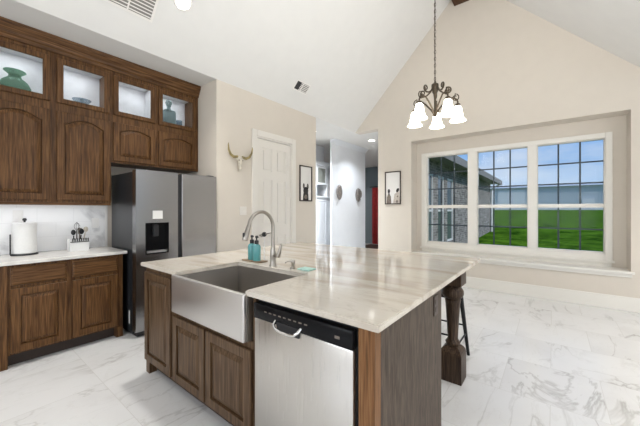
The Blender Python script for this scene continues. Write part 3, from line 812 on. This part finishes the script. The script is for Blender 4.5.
# sink cabinet
c = thing('sink_cabinet', 'oak sink cabinet with two doors under the stainless farmhouse sink', 'cabinet', (1.36, 1.74, 0))
bm = BM(); box(bm, IX, 1.655, 2.135, 2.204, .10, .882); box(bm, IX, 1.655, 1.272, 1.292, .10, .882)
box(bm, IX, 1.655, 1.292, 2.135, .10, .135); box(bm, IX, IX+.02, 1.292, 2.135, .575, .628); box(bm, IX, IX+.02, 1.73, 1.775, .135, .575); box(bm, 1.635, 1.655, 1.292, 2.135, .135, .88)
obj('body', bm, isl_z, c)
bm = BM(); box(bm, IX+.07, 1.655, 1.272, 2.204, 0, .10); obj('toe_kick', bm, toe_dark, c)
obj('door', raised_door(PI_, 1.762, 2.182, .115, .585, .058), isl_z, c)
obj('door', raised_door(PI_, 1.295, 1.744, .115, .585, .058), isl_z, c)
# rear island cabinet body
bm = BM(); box(bm, 1.66, 1.92, .575, 2.68, 0, .883)
tag(obj('island_rear_cabinet', bm, isl_z), 'oak rear cabinet body of the island on the seating side', 'cabinet')
# end panel with stile
c = thing('island_end_panel', 'grey brown oak veneer panel closing the near end of the island', 'panel', (1.49, .56, 0))
bm = BM(); box(bm, IX+.045, 1.921, .548, .573, 0, .883); obj('panel', bm, veneer, c)
bm = BM(); box(bm, IX-.008, IX+.045, .548, .622, 0, .883, .002); obj('stile', bm, stile_oak, c, label='warmer brown front stile')
# outlet on the end panel
outlet(1.80, .548, .79, 'dark brown outlet on the island end panel near the turned post', m=frame_dark)
# turned post
px_, py_ = 2.538, .635; hw = .082
p = thing('island_post', 'dark turned oak post under the island overhang corner', 'post', (px_, py_, 0))
def sqr(bm, z0, z1, w, tz=0, tw=0):
    L = []
    for z, q in ((z0, w), (z1, w)) + (((z1+tz, tw),) if tz else ()):
        L.append([bm.verts.new((px_+a*q, py_+b*q, z)) for a, b in ((-1, -1), (1, -1), (1, 1), (-1, 1))])
    for A, B in zip(L, L[1:]):
        for k in range(4): bm.faces.new((A[k], A[(k+1) % 4], B[(k+1) % 4], B[k]))
    bm.faces.new(L[0][::-1]); bm.faces.new(L[-1])
bm = BM()
L = [[bm.verts.new((px_+a*q, py_+b*q, z)) for a, b in ((-1, -1), (1, -1), (1, 1), (-1, 1))] for z, q in ((0, hw), (.205, hw), (.228, hw-.004), (.248, hw-.014), (.262, hw-.028), (.270, hw-.04))]
for A, B in zip(L, L[1:]):
    for k in range(4): bm.faces.new((A[k], A[(k+1) % 4], B[(k+1) % 4], B[k]))
bm.faces.new(L[0][::-1]); bm.faces.new(L[-1]); obj('foot', bm, post_oak, p)
bm = BM(); lathe(bm, [(.045, .268), (.052, .28), (.056, .295), (.046, .31), (.038, .325), (.042, .40), (.048, .50), (.055, .60), (.060, .635), (.052, .645), (.070, .655), (.082, .68), (.080, .71), (.062, .738), (.052, .748), (.056, .76)], (px_, py_, 0), 28); obj('shaft', bm, post_oak, p, True)
bm = BM(); sqr(bm, .76, .883, hw); obj('block', bm, post_oak, p)

# countertop with the sink cut-out
pts = [(1.02, .518), (3.01, .518), (3.01, 2.717), (1.02, 2.717), (1.02, 2.10), (1.545, 2.10), (1.545, 1.322), (1.02, 1.322)]
bm = BM(); prism(bm, [(x, y, .884) for x, y in pts], (0, 0, .030))
es = [e for e in bm.edges if abs(e.verts[0].co.z - e.verts[1].co.z) < 1e-5]
bmesh.ops.bevel(bm, geom=es, offset=.004, segments=2, affect='EDGES')
tag(obj('island_countertop', bm, quartz, origin=(2, 1.6, .884)), 'large cream quartzite countertop with taupe veins on the island', 'countertop')

# farmhouse sink
s = thing('farmhouse_sink', 'stainless apron front farmhouse sink set into the island', 'sink', (1.28, 1.71, .636))
bm = BM(); tray(bm, (1.019, 1.57, 1.302, 2.12), (1.036, 1.542, 1.326, 2.096), .636, .8835, .665)
obj('basin', bm, steel_basin, s)
bm = BM(); box(bm, .992, 1.0185, 1.305, 2.117, .636, .897, .006, 3); obj('apron', bm, steel_sink, s, True)
bm = BM(); lathe(bm, [(.055, .6655), (.055, .668), (.04, .6685), (.035, .667)], (1.33, 1.71, 0), 24); obj('drain', bm, chrome, s, True)

# dishwasher
d = thing('dishwasher', 'stainless dishwasher with black control strip in the island front', 'dishwasher', (1.36, .945, 0))
y0, y1 = .636, 1.262
bm = BM(); box(bm, IX+.012, 1.65, y0, y1, .09, .865); obj('body', bm, black_matte, d)
bm = BM(); box(bm, IX+.06, 1.6, y0, y1, 0, .09); obj('toe_kick', bm, black_matte, d)
bm = BM(); box(bm, IX-.02, IX+.012, y0+.004, y1-.004, .10, .778, .006, 2); obj('door', bm, steel_dw, d, True)
bm = BM(); box(bm, IX-.028, IX+.012, y0+.002, y1-.002, .780, .862, .008, 2)
cp = obj('control_panel', bm, black_gloss, d, True, label='glossy black control strip')
bm = BM()
for k in range(9):
    y = 1.16 - k*.034; box(bm, IX-.0292, IX-.0278, y-.009, y+.009, .826, .832)
obj('button', bm, ink_grey, d, label='row of small grey touch buttons')
bm = BM(); box(bm, IX-.0292, IX-.0278, .70, .725, .812, .824); obj('badge', bm, ink_grey, d)
bm = BM(); yc = 1.005
hp = [(IX-.024, yc+.085, .800), (IX-.045, yc+.080, .786), (IX-.05, yc+.062, .772), (IX-.05, yc+.03, .766), (IX-.05, yc-.03, .766), (IX-.05, yc-.062, .772), (IX-.045, yc-.080, .786), (IX-.024, yc-.085, .800)]
tube(bm, hp, .0075, 10); obj('handle', bm, chrome, d, True, label='chrome bar of the pocket handle')
bm = BM(); box(bm, IX-.030, IX-.02, yc-.075, yc+.075, .752, .798, .003); obj('handle_pocket', bm, black_matte, d)

# faucet
FX, FYY = 1.594, 1.723
fa = thing('kitchen_faucet', 'brushed nickel high arc pull down faucet behind the sink', 'faucet', (FX, FYY, .914))
obj('base', lathe(BM(), [(.030, .914), (.030, .922), (.025, .93), (.022, .96), (.024, .99), (.022, 1.03), (.015, 1.06)], (FX, FYY, 0), 24), nickel, fa, True)
path = [(FX, FYY, 1.05), (FX, FYY, 1.12), (FX, FYY, 1.20)]; R = .118
for k in range(1, 17):
    a = PI*k/16*.93; path.append((FX - R + R*math.cos(a), FYY, 1.215 + R*1.05*math.sin(a)))
e_ = Vector(path[-1]); q_ = (e_ - Vector(path[-2])).normalized()
obj('neck', tube(BM(), path, .0135, 14), nickel, fa, True)
h0 = e_; dn = Vector((-.33, 0, -.94)).normalized()
obj('spray_head', tube(BM(), [h0 - dn*.005, h0 + dn*.02, h0 + dn*.06, h0 + dn*.105, h0 + dn*.112], [.0145, .016, .019, .022, .019], 16), nickel, fa, True)
hb_ = h0 + dn*.075
bm = BM(); box(bm, hb_.x-.026, hb_.x-.014, FYY-.009, FYY+.009, hb_.z-.022, hb_.z+.02, .003); obj('spray_button', bm, black_matte, fa)
bm = BM(); tube(bm, [(FX, FYY-.015, 1.0), (FX+.004, FYY-.05, 1.0)], .017, 14)
tube(bm, [(FX+.004, FYY-.048, .992), (FX+.008, FYY-.062, 1.02), (FX+.012, FYY-.070, 1.06), (FX+.014, FYY-.074, 1.09)], [.018, .014, .011, .009], 12)
obj('lever', bm, nickel, fa, True)
# built-in soap dispenser
sd = thing('soap_dispenser', 'small brushed nickel soap pump right of the faucet', 'soap dispenser', (1.62, 1.535, .914))
obj('base', lathe(BM(), [(.022, .914), (.022, .922), (.013, .93), (.012, .955), (.017, .962), (.015, .975), (.006, .98)], (1.62, 1.535, 0), 18), nickel, sd, True)
obj('spout', tube(BM(), [(1.62, 1.535, .968), (1.59, 1.545, .974), (1.565, 1.555, .966), (1.56, 1.557, .958)], [.006, .006, .005, .004], 10), nickel, sd, True)
bm = BM(); box(bm, 1.60, 1.69, 1.365, 1.475, .9142, .926, .005, 2)
tag(obj('dish_sponge', bm, teal_cloth, None, True), 'flat pale teal sponge on the counter right of the soap pump', 'sponge')
# tray and bottles
bm = BM(); box(bm, 1.60, 1.70, 1.90, 2.125, .9142, .924, .004, 2)
tag(obj('soap_tray', bm, tray_wood), 'small brown wooden tray under the teal soap bottles', 'tray')
def bottle(x, y, label):
    b = thing('soap_bottle', label, 'bottle', (x, y, .924), 'teal soap bottles on the tray')
    obj('body', lathe(BM(), [(.031, .0), (.034, .006), (.034, .118), (.028, .132), (.014, .140)], (x, y, .924), 22), teal_soap, b, True)
    obj('collar', lathe(BM(), [(.014, .14), (.018, .142), (.018, .168), (.012, .172), (.006, .173), (.006, .195)], (x, y, .924), 16), black_matte, b, True)
    bm = BM(); lathe(bm, [(.010, .192), (.012, .194), (.012, .208), (.008, .21)], (x, y, .924), 14); tube(bm, [(x, y, 1.126), (x-.012, y-.03, 1.128), (x-.016, y-.04, 1.122)], [.005, .0045, .004], 8)
    pm = obj('pump', bm, black_matte, b, True)
bottle(1.655, 2.055, 'teal soap bottle with black pump, farther left on the wooden tray')
bottle(1.640, 1.975, 'teal soap bottle with black pump, nearer the faucet on the wooden tray')
db = thing('dish_brush', 'slim dish brush with black knob leaning between bottles and faucet', 'brush', (1.69, 1.925, .924))
obj('handle', tube(BM(), [(1.685, 1.93, .926), (1.685, 1.93, 1.135)], .0045, 8), white_plastic, db, True)
obj('knob', ball(BM(), (1.685, 1.93, 1.145), .021), black_matte, db, True)
obj('bristle_rod', tube(BM(), [(1.685, 1.915, 1.148), (1.69, 1.845, 1.163)], [.006, .003], 8), nickel, db, True)

# ------------------------------------------------------------------ bar stool
def stool(x, y, label):
    s = thing('bar_stool', label, 'stool', (x, y, 0))
    zt = .62
    bm = BM(); box(bm, x-.155, x+.155, y-.155, y+.155, zt-.03, zt, .012, 3); obj('seat', bm, black_metal, s, True)
    k1, k2 = .13, .19
    P_ = lambda a, b, z: Vector((x + a*(k2 + (k1-k2)*z/zt), y + b*(k2 + (k1-k2)*z/zt), z))
    for a, b in ((-1, -1), (1, -1), (1, 1), (-1, 1)):
        obj('leg', tube(BM(), [P_(a, b, 0), P_(a, b, zt-.03)], [.014, .021], 8), black_metal, s, True)
    for z, prs in ((.20, ((-1, -1, 1, -1), (-1, 1, 1, 1))), (.28, ((-1, -1, -1, 1), (1, -1, 1, 1)))):
        for a, b, c_, d_ in prs: obj('crossbar', tube(BM(), [P_(a, b, z), P_(c_, d_, z)], .008, 8), black_metal, s, True)
stool(2.835, .81, 'black metal bar stool tucked under the island overhang behind the turned post')

# ------------------------------------------------------------------ chandelier
CX, CYY = 3.95, 1.206
ch = thing('chandelier', 'bronze scroll arm chandelier with five lit white bell shades', 'chandelier', (CX, CYY, 2.45))
obj('stem', lathe(BM(), [(.006, 2.56), (.022, 2.575), (.03, 2.59), (.016, 2.615), (.012, 2.65), (.014, 2.80), (.02, 2.86), (.034, 2.885), (.038, 2.93), (.046, 2.955), (.044, 2.985), (.02, 3.0), (.008, 3.03)], (CX, CYY, 0), 20), bronze, ch, True)
bm = BM(); z = 3.03; k = 0
while z < 4.965:
    r = .017; pts = []
    for j in range(13):
        a = 2*PI*j/12
        u = r*.62*math.cos(a); w = .028*math.sin(a)
        pts.append((CX + (u if k % 2 else 0), CYY + (0 if k % 2 else u), z + .024 + w))
    tube(bm, pts, .0032, 6); z += .044; k += 1
obj('chain', bm, bronze, ch, True)
obj('cord', tube(BM(), [(CX+.004, CYY, 3.02), (CX-.006, CYY+.006, 3.6), (CX+.006, CYY, 4.3), (CX, CYY, 4.98)], .0035, 6), bronze, ch, True)
obj('canopy', lathe(BM(), [(.02, 4.945), (.05, 4.96), (.065, 4.989)], (CX, CYY, 0), 20), bronze, ch, True)
Rr = .28
for k in range(5):
    al = math.radians(12 + 72*k)
    dx, dy_ = math.cos(al), math.sin(al)
    A = lambda r, z: (CX + dx*r, CYY + dy_*r, z)
    pts = [(.015, 2.60), (.05, 2.66), (.12, 2.745), (.17, 2.795), (.225, 2.80), (.265, 2.775), (Rr, 2.745), (Rr, 2.715)]
    sm = []
    for i in range(len(pts)-1):
        for s_ in (0, .5): sm.append(A(pts[i][0]+(pts[i+1][0]-pts[i][0])*s_, pts[i][1]+(pts[i+1][1]-pts[i][1])*s_))
    sm.append(A(*pts[-1]))
    bm = BM(); tube(bm, sm, .0105, 8)
    # scroll above the arm, from the column top sweeping out and curling
    sc = [(.03, 2.96), (.06, 2.90), (.11, 2.865), (.155, 2.86)]
    for j in range(1, 15):
        a = -PI/2 + j*PI*1.55/8; rr = .042*(1 - j/20); sc.append((.165 + rr*math.cos(a)*.9, 2.91 + rr*math.sin(a)))
    tube(bm, [A(*q) for q in sc], [.0105]*4 + [.0105 - .0003*j for j in range(14)], 8)
    sc = [(.24, 2.798)]
    for j in range(0, 13):
        a = PI/2 - j*PI*1.5/8; rr = .05*(1 - j/20); sc.append((.25 + rr*math.cos(a), 2.815 - .045 + rr*math.sin(a) + .03))
    tube(bm, [A(*q) for q in sc], .007, 8)
    obj('arm', bm, bronze, ch, True)
    obj('socket', lathe(BM(), [(.012, 2.725), (.03, 2.715), (.032, 2.692), (.028, 2.689)], (*A(Rr, 0)[:2], 0), 16), bronze, ch, True)
    prof = [(.030, 2.688), (.046, 2.665), (.056, 2.61), (.062, 2.57), (.072, 2.535), (.090, 2.508), (.100, 2.498), (.096, 2.498), (.085, 2.51), (.066, 2.535), (.055, 2.58), (.045, 2.645), (.02, 2.68)]
    obj('lamp_shade', lathe(BM(), prof, (*A(Rr, 0)[:2], 0), 24), shade_lit, ch, True)
    light('chandelier_bulb', 'POINT', A(Rr, 2.55), .4, (1, .86, .66), size=.03)

# ------------------------------------------------------------------ ceiling fittings
SL = math.atan(1.03)
def slope_z(y): return ZP + (YC - y)*1.03
nrm = Vector((0, -math.sin(SL), -math.cos(SL)))                 # into the room
upv = Vector((0, -math.cos(SL), math.sin(SL)))                  # up the slope
def onslope(bm, cx, cy, a0, a1, b0, b1, t0, t1):
    c = Vector((cx, cy, slope_z(cy)))
    pts = [c + Vector((a, 0, 0)) + upv*b + nrm*t0 for a, b in ((a0, b0), (a1, b0), (a1, b1), (a0, b1))]
    prism(bm, pts, nrm*(t1-t0))
def slope_vent(cx, cy, w, h, label, rows, cols):
    v = thing('ceiling_vent', label, 'vent', (cx, cy, slope_z(cy)))
    bm = BM(); fr_ = .02
    onslope(bm, cx, cy, -w, -w+fr_, -h, h, 0, .008); onslope(bm, cx, cy, w-fr_, w, -h, h, 0, .008)
    onslope(bm, cx, cy, -w+fr_, w-fr_, -h, -h+fr_, 0, .008); onslope(bm, cx, cy, -w+fr_, w-fr_, h-fr_, h, 0, .008)
    for k in range(1, cols):
        a = -w + fr_ + (2*w-2*fr_)*k/cols; onslope(bm, cx, cy, a-.006, a+.006, -h+fr_, h-fr_, 0, .007)
    obj('frame', bm, vent_white, v)
    bm = BM(); onslope(bm, cx, cy, -w+fr_, w-fr_, -h+fr_, h-fr_, 0, .002); obj('duct', bm, vent_grey, v)  # flat grey sheet painting the dark inside of the vent
    bm = BM()
    for k in range(rows):
        b = -h + fr_ + (2*h-2*fr_)*(k+.5)/rows; onslope(bm, cx, cy, -w+fr_, w-fr_, b-.006, b+.004, .002, .006)
    obj('slat', bm, vent_white, v)
    if cols == 2:
        bm = BM(); onslope(bm, cx, cy, -w+fr_, -w*.3, -h+fr_, h-fr_, .0062, .0075); obj('damper', bm, black_matte, v, label='dark open part of the louvers')  # black sheet painting the shade between the open louvers
slope_vent(3.57, 3.185, .16, .085, 'small white supply vent on the ceiling slope above the pantry door', 5, 2)
slope_vent(.99, 3.03, .33, .30, 'large white return vent cut by the top of the photo', 18, 3)
def downlight(x, y, z, label, n=None, power=40, lcol=(1, .97, .93)):
    v = thing('downlight', label, 'light', (x, y, z))
    q = (Vector((0, 0, -1)) if n is None else n); rot = Vector((0, 0, 1)).rotation_difference(q).to_matrix().to_4x4()
    for nm, prof, m in (('trim_ring', [(.075, 0), (.095, 0), (.092, .008), (.078, .010)], vent_white), ('lens', [(.074, .001), (.074, .005)], can_lit)):
        bm = lathe(BM(), prof, (0, 0, 0), 28) if nm == 'lens' else BM()
        if nm != 'lens':
            rings = []
            for r, h in prof: rings.append([bm.verts.new((r*math.cos(2*PI*k/28), r*math.sin(2*PI*k/28), h)) for k in range(28)])
            rings.append(rings[0])
            for A, B in zip(rings, rings[1:]):
                for k in range(28): bm.faces.new((A[k], A[(k+1) % 28], B[(k+1) % 28], B[k]))
        bmesh.ops.transform(bm, matrix=Matrix.Translation((x, y, z)) @ rot, verts=bm.verts[:])
        obj(nm, bm, m, v, True)
    p = Vector((x, y, z)) + q*.02
    light('downlight_lamp', 'AREA', p, power, lcol, target=p + Vector((0, 0, -1)), size=.14).data.spread = math.radians(85 if n else 120)
downlight(1.53, 3.01, slope_z(3.01), 'lit recessed downlight on the kitchen ceiling slope', nrm, 17)
downlight(-.6, 3.01, slope_z(3.01), 'recessed downlight on the ceiling slope behind the viewpoint', nrm, 17)  # added out of view for more light from the slope
downlight(6.5, 3.5, ZP, 'lit recessed downlight on the hall ceiling', None, 18, (.90, .95, 1.0))
downlight(9.3, 5.75, ZP, 'recessed downlight at the far dark end of the hall', None, 14, (1, .95, .9))  # unseen lamp added to light the red curtain end
downlight(4.95, 4.1, ZP, 'recessed downlight in the hall passage hidden by the kitchen wall', None, 68, (.90, .95, 1.0))  # unseen lamp added to light the hutch and hall wall
for x, y in ((-1.5, -2.5), (1.2, -2.5), (3.9, -2.5)):  # lamps added out of view for more bounced light on the ceiling
    downlight(x, y, ZP, 'recessed downlight on the side ceiling %s' % {-1.5: 'nearest the rear wall', 1.2: 'in the middle', 3.9: 'nearest the gable wall'}[x], None, 40)

# ------------------------------------------------------------------ wall things
sk = thing('cow_skull', 'pale cow skull with golden horns on the wall left of the door', 'skull', (2.53, YC, 1.98))
bm = BM(); kx, ky = 2.535, YC-.04
ball(bm, (kx, ky, 2.06), .048, 1, .6, .85); 
tube(bm, [(kx, ky, 2.07), (kx, ky-.012, 2.0), (kx, ky-.014, 1.93), (kx, ky-.006, 1.885)], [.036, .029, .021, .014], 14)
ball(bm, (kx-.04, ky+.005, 2.045), .022, 1, .7, .7); ball(bm, (kx+.04, ky+.005, 2.045), .022, 1, .7, .7)
obj('skull', bm, bone, sk, True)
bm = BM()
for sg in (-1, 1): ball(bm, (kx+sg*.027, ky-.027, 2.035), .012, 1, .6, .8)
ball(bm, (kx-.009, ky-.022, 1.905), .004, 1, .6, 1.8); ball(bm, (kx+.009, ky-.022, 1.905), .004, 1, .6, 1.8)
obj('eye_socket', bm, ink_grey, sk, True)
for sg in (-1, 1):
    pts = [(kx+sg*.04, ky, 2.085), (kx+sg*.10, ky-.005, 2.075), (kx+sg*.155, ky-.012, 2.10), (kx+sg*.19, ky-.02, 2.16), (kx+sg*.20, ky-.025, 2.225), (kx+sg*.195, ky-.025, 2.25)]
    obj('horn', tube(BM(), pts, [.019, .019, .017, .013, .008, .003], 12), horn_mat, sk, True)
# switch plate
sw = thing('light_switch', 'white double switch plate on the wall below the cow skull', 'switch', (2.62, YC, 1.2))
bm = BM(); box(bm, 2.56, 2.68, YC-.006, YC, 1.28, 1.40, .002); obj('cover_plate', bm, door_paint, sw)
for x in (2.595, 2.645):
    bm = BM(); box(bm, x-.016, x+.016, YC-.010, YC-.006, 1.305, 1.375, .002); obj('rocker', bm, door_paint, sw)
# framed animal photographs
def framed(label, P, u0, u1, z0, z1, motif, loc):
    c = thing('framed_picture', label, 'picture', loc)
    def slab(bm, a, b, za, zb, t0, t1):
        prism(bm, [P(a, za, t0), P(b, za, t0), P(b, zb, t0), P(a, zb, t0)], P(0, 0, t1) - P(0, 0, t0))
    bm = BM(); w = .018
    slab(bm, u0, u0+w, z0, z1, .001, .022); slab(bm, u1-w, u1, z0, z1, .001, .022); slab(bm, u0+w, u1-w, z0, z0+w, .001, .022); slab(bm, u0+w, u1-w, z1-w, z1, .001, .022)
    obj('frame', bm, frame_dark, c)
    bm = BM(); slab(bm, u0+w, u1-w, z0+w, z1-w, .001, .008); pr = obj('print', bm, paper, c)
    U = lambda s: u0+w + (u1-u0-2*w)*s; Z = lambda s: z0+w + (z1-z0-2*w)*s
    for m, polys, t in motif:
        for pl in polys:
            bm = BM(); prism(bm, [P(U(a), Z(b), .008+t) for a, b in pl], P(0, 0, .0006) - P(0, 0, 0))
            obj('animal_shape', bm, m, pr)
def ell(cx, cy, rx, ry, n=18, rot=0):
    return [(cx + rx*math.cos(2*PI*k/n)*math.cos(rot) - ry*math.sin(2*PI*k/n)*math.sin(rot), cy + rx*math.cos(2*PI*k/n)*math.sin(rot) + ry*math.sin(2*PI*k/n)*math.cos(rot)) for k in range(n)]
donkey = [(ink, [[(.24, 0), (.76, 0), (.74, .14), (.68, .30), (.32, .30), (.26, .14)]], 0),
          (ink, [ell(.50, .29, .23, .11), ell(.32, .42, .085, .085, rot=.12), ell(.68, .42, .085, .085, rot=-.12)], .0008),
          (ink_grey, [ell(.50, .10, .15, .065), ell(.32, .42, .035, .05), ell(.68, .42, .035, .05)], .0016)]
pony = [(ink_grey, [[(.10, 0), (.40, 0), (.38, .22), (.30, .30), (.20, .30), (.12, .20)]], 0),
        (ink, [ell(.25, .40, .075, .07), ell(.80, .42, .10, .06, rot=.4), [(.20, .28), (.30, .28), (.29, .38), (.21, .38)]], .0008),
        (ink_pale, [[(.52, 0), (.94, 0), (.90, .34), (.80, .38), (.60, .30)]], 0), (ink_grey, [ell(.80, .22, .045, .03), ell(.76, .06, .05, .05)], .0008)]
framed('dark framed photo of a black animal head right of the pantry door', lambda u, z, t: Vector((u, YC - t, z)), 3.80, 4.13, 1.505, 2.13, donkey, (3.965, YC, 1.505))
framed('dark framed photo of two animals on the wall left of the windows', lambda u, z, t: Vector((XG - t, u, z)), 2.71, 2.405, 1.465, 2.13, [(m, [[(a, b) for a, b in pl] for pl in pls], t) for m, pls, t in pony], (XG, 2.56, 1.465))

# hall: wall reliefs, white built-in, red curtain
def relief(x, z, label, flip):
    c = thing('wall_relief', label, 'wall decoration', (x, 4.2, z), 'silver wall reliefs in the hall')
    bm = BM(); ball(bm, (x, 4.2-.03, z), .15, .72, .35, 1.25); obj('shell', bm, silver, c, True)
    bm = BM()
    for k in range(7):
        a = -1.0 + k*.33; tube(bm, [(x + flip*(-.09 + .02*abs(k-3)), 4.16, z - .15 + .05*k), (x, 4.12, z - .14 + .047*k), (x + flip*.10, 4.16, z - .12 + .04*k)], .014, 8)
    obj('ridge', bm, silver, c, True)
    bm = BM(); ball(bm, (x + flip*.11, 4.15, z+.02), .05, .6, .6, 1.9); obj('rim', bm, silver, c, True)
relief(6.08, 1.79, 'silver oval relief on the left of the white hall wall', -1)
relief(6.98, 1.76, 'silver oval relief on the right of the white hall wall', 1)
hc = thing('built_in_hutch', 'white built in hutch with glass door in the hall passage', 'cabinet', (5.6, 4.85, 0))
bm = BM(); hy = 4.6; ha, hb = 5.2, 6.4
box(bm, ha, hb, hy+.30, hy+.5, 0, ZP-.003); box(bm, ha, hb, hy, hy+.30, 0, .12); box(bm, ha, hb, hy+.02, hy+.30, .20, 1.66); box(bm, ha, hb, hy-.01, hy+.30, 1.66, 1.70, .004)
box(bm, ha, hb, hy, hy+.30, 2.47, 2.56, .004)
for x in (5.2, 5.66, 6.14): box(bm, x, x+.05, hy, hy+.30, 1.70, 2.47)
obj('body', bm, cab_paint, hc)
for a, b in ((5.25, 5.68), (5.71, 6.14)):
    P5 = lambda u, z, t: Vector((u, hy - t + .02, z))
    g = obj('glass_door', raised_door(P5, a, b, 1.98, 2.46, .05, 0, glass=True, n=2), cab_paint, hc)
    bm = BM(); box(bm, a+.05, b-.05, hy+.01, hy+.015, 2.03, 2.41); obj('pane', bm, simple('hutch_glass', (.30, .31, .28), .15), g)
    obj('door', raised_door(P5, a, b, .24, 1.62, .06), cab_paint, hc)
cu = thing('red_curtain', 'deep red curtain hanging at the far end of the hall', 'curtain', (10.45, 4.6, 0))
bm = BM()
ysq = [4.22 + .04*k for k in range(36)]
fr_ = [bm.verts.new((10.44 + .03*math.sin(k*1.3), y, .02)) for k, y in enumerate(ysq)]; tp = [bm.verts.new((10.44 + .03*math.sin(k*1.3), y, 2.22)) for k, y in enumerate(ysq)]
fb = [bm.verts.new((v.co.x+.02, v.co.y, .02)) for v in fr_]; tb = [bm.verts.new((v.co.x+.02, v.co.y, 2.22)) for v in tp]
for k in range(35):
    bm.faces.new((fr_[k], fr_[k+1], tp[k+1], tp[k])); bm.faces.new((fb[k+1], fb[k], tb[k], tb[k+1])); bm.faces.new((tp[k], tp[k+1], tb[k+1], tb[k])); bm.faces.new((fr_[k+1], fr_[k], fb[k], fb[k+1]))
bm.faces.new((fr_[0], tp[0], tb[0], fb[0])); bm.faces.new((fr_[-1], fb[-1], tb[-1], tp[-1]))
obj('cloth', bm, red_cloth, cu, True)
obj('rod', tube(BM(), [(10.46, 4.1, 2.25), (10.46, 5.72, 2.25)], .015, 8), black_metal, cu, True)
bm = BM(); box(bm, 8.6, 10.3, 3.2, 5.6, .001, .012); tag(obj('hall_rug', bm, simple('dark_rug', (.035, .018, .012), .8, noise=.3, nscale=30)), 'dark brown rug on the floor at the end of the hall', 'rug')
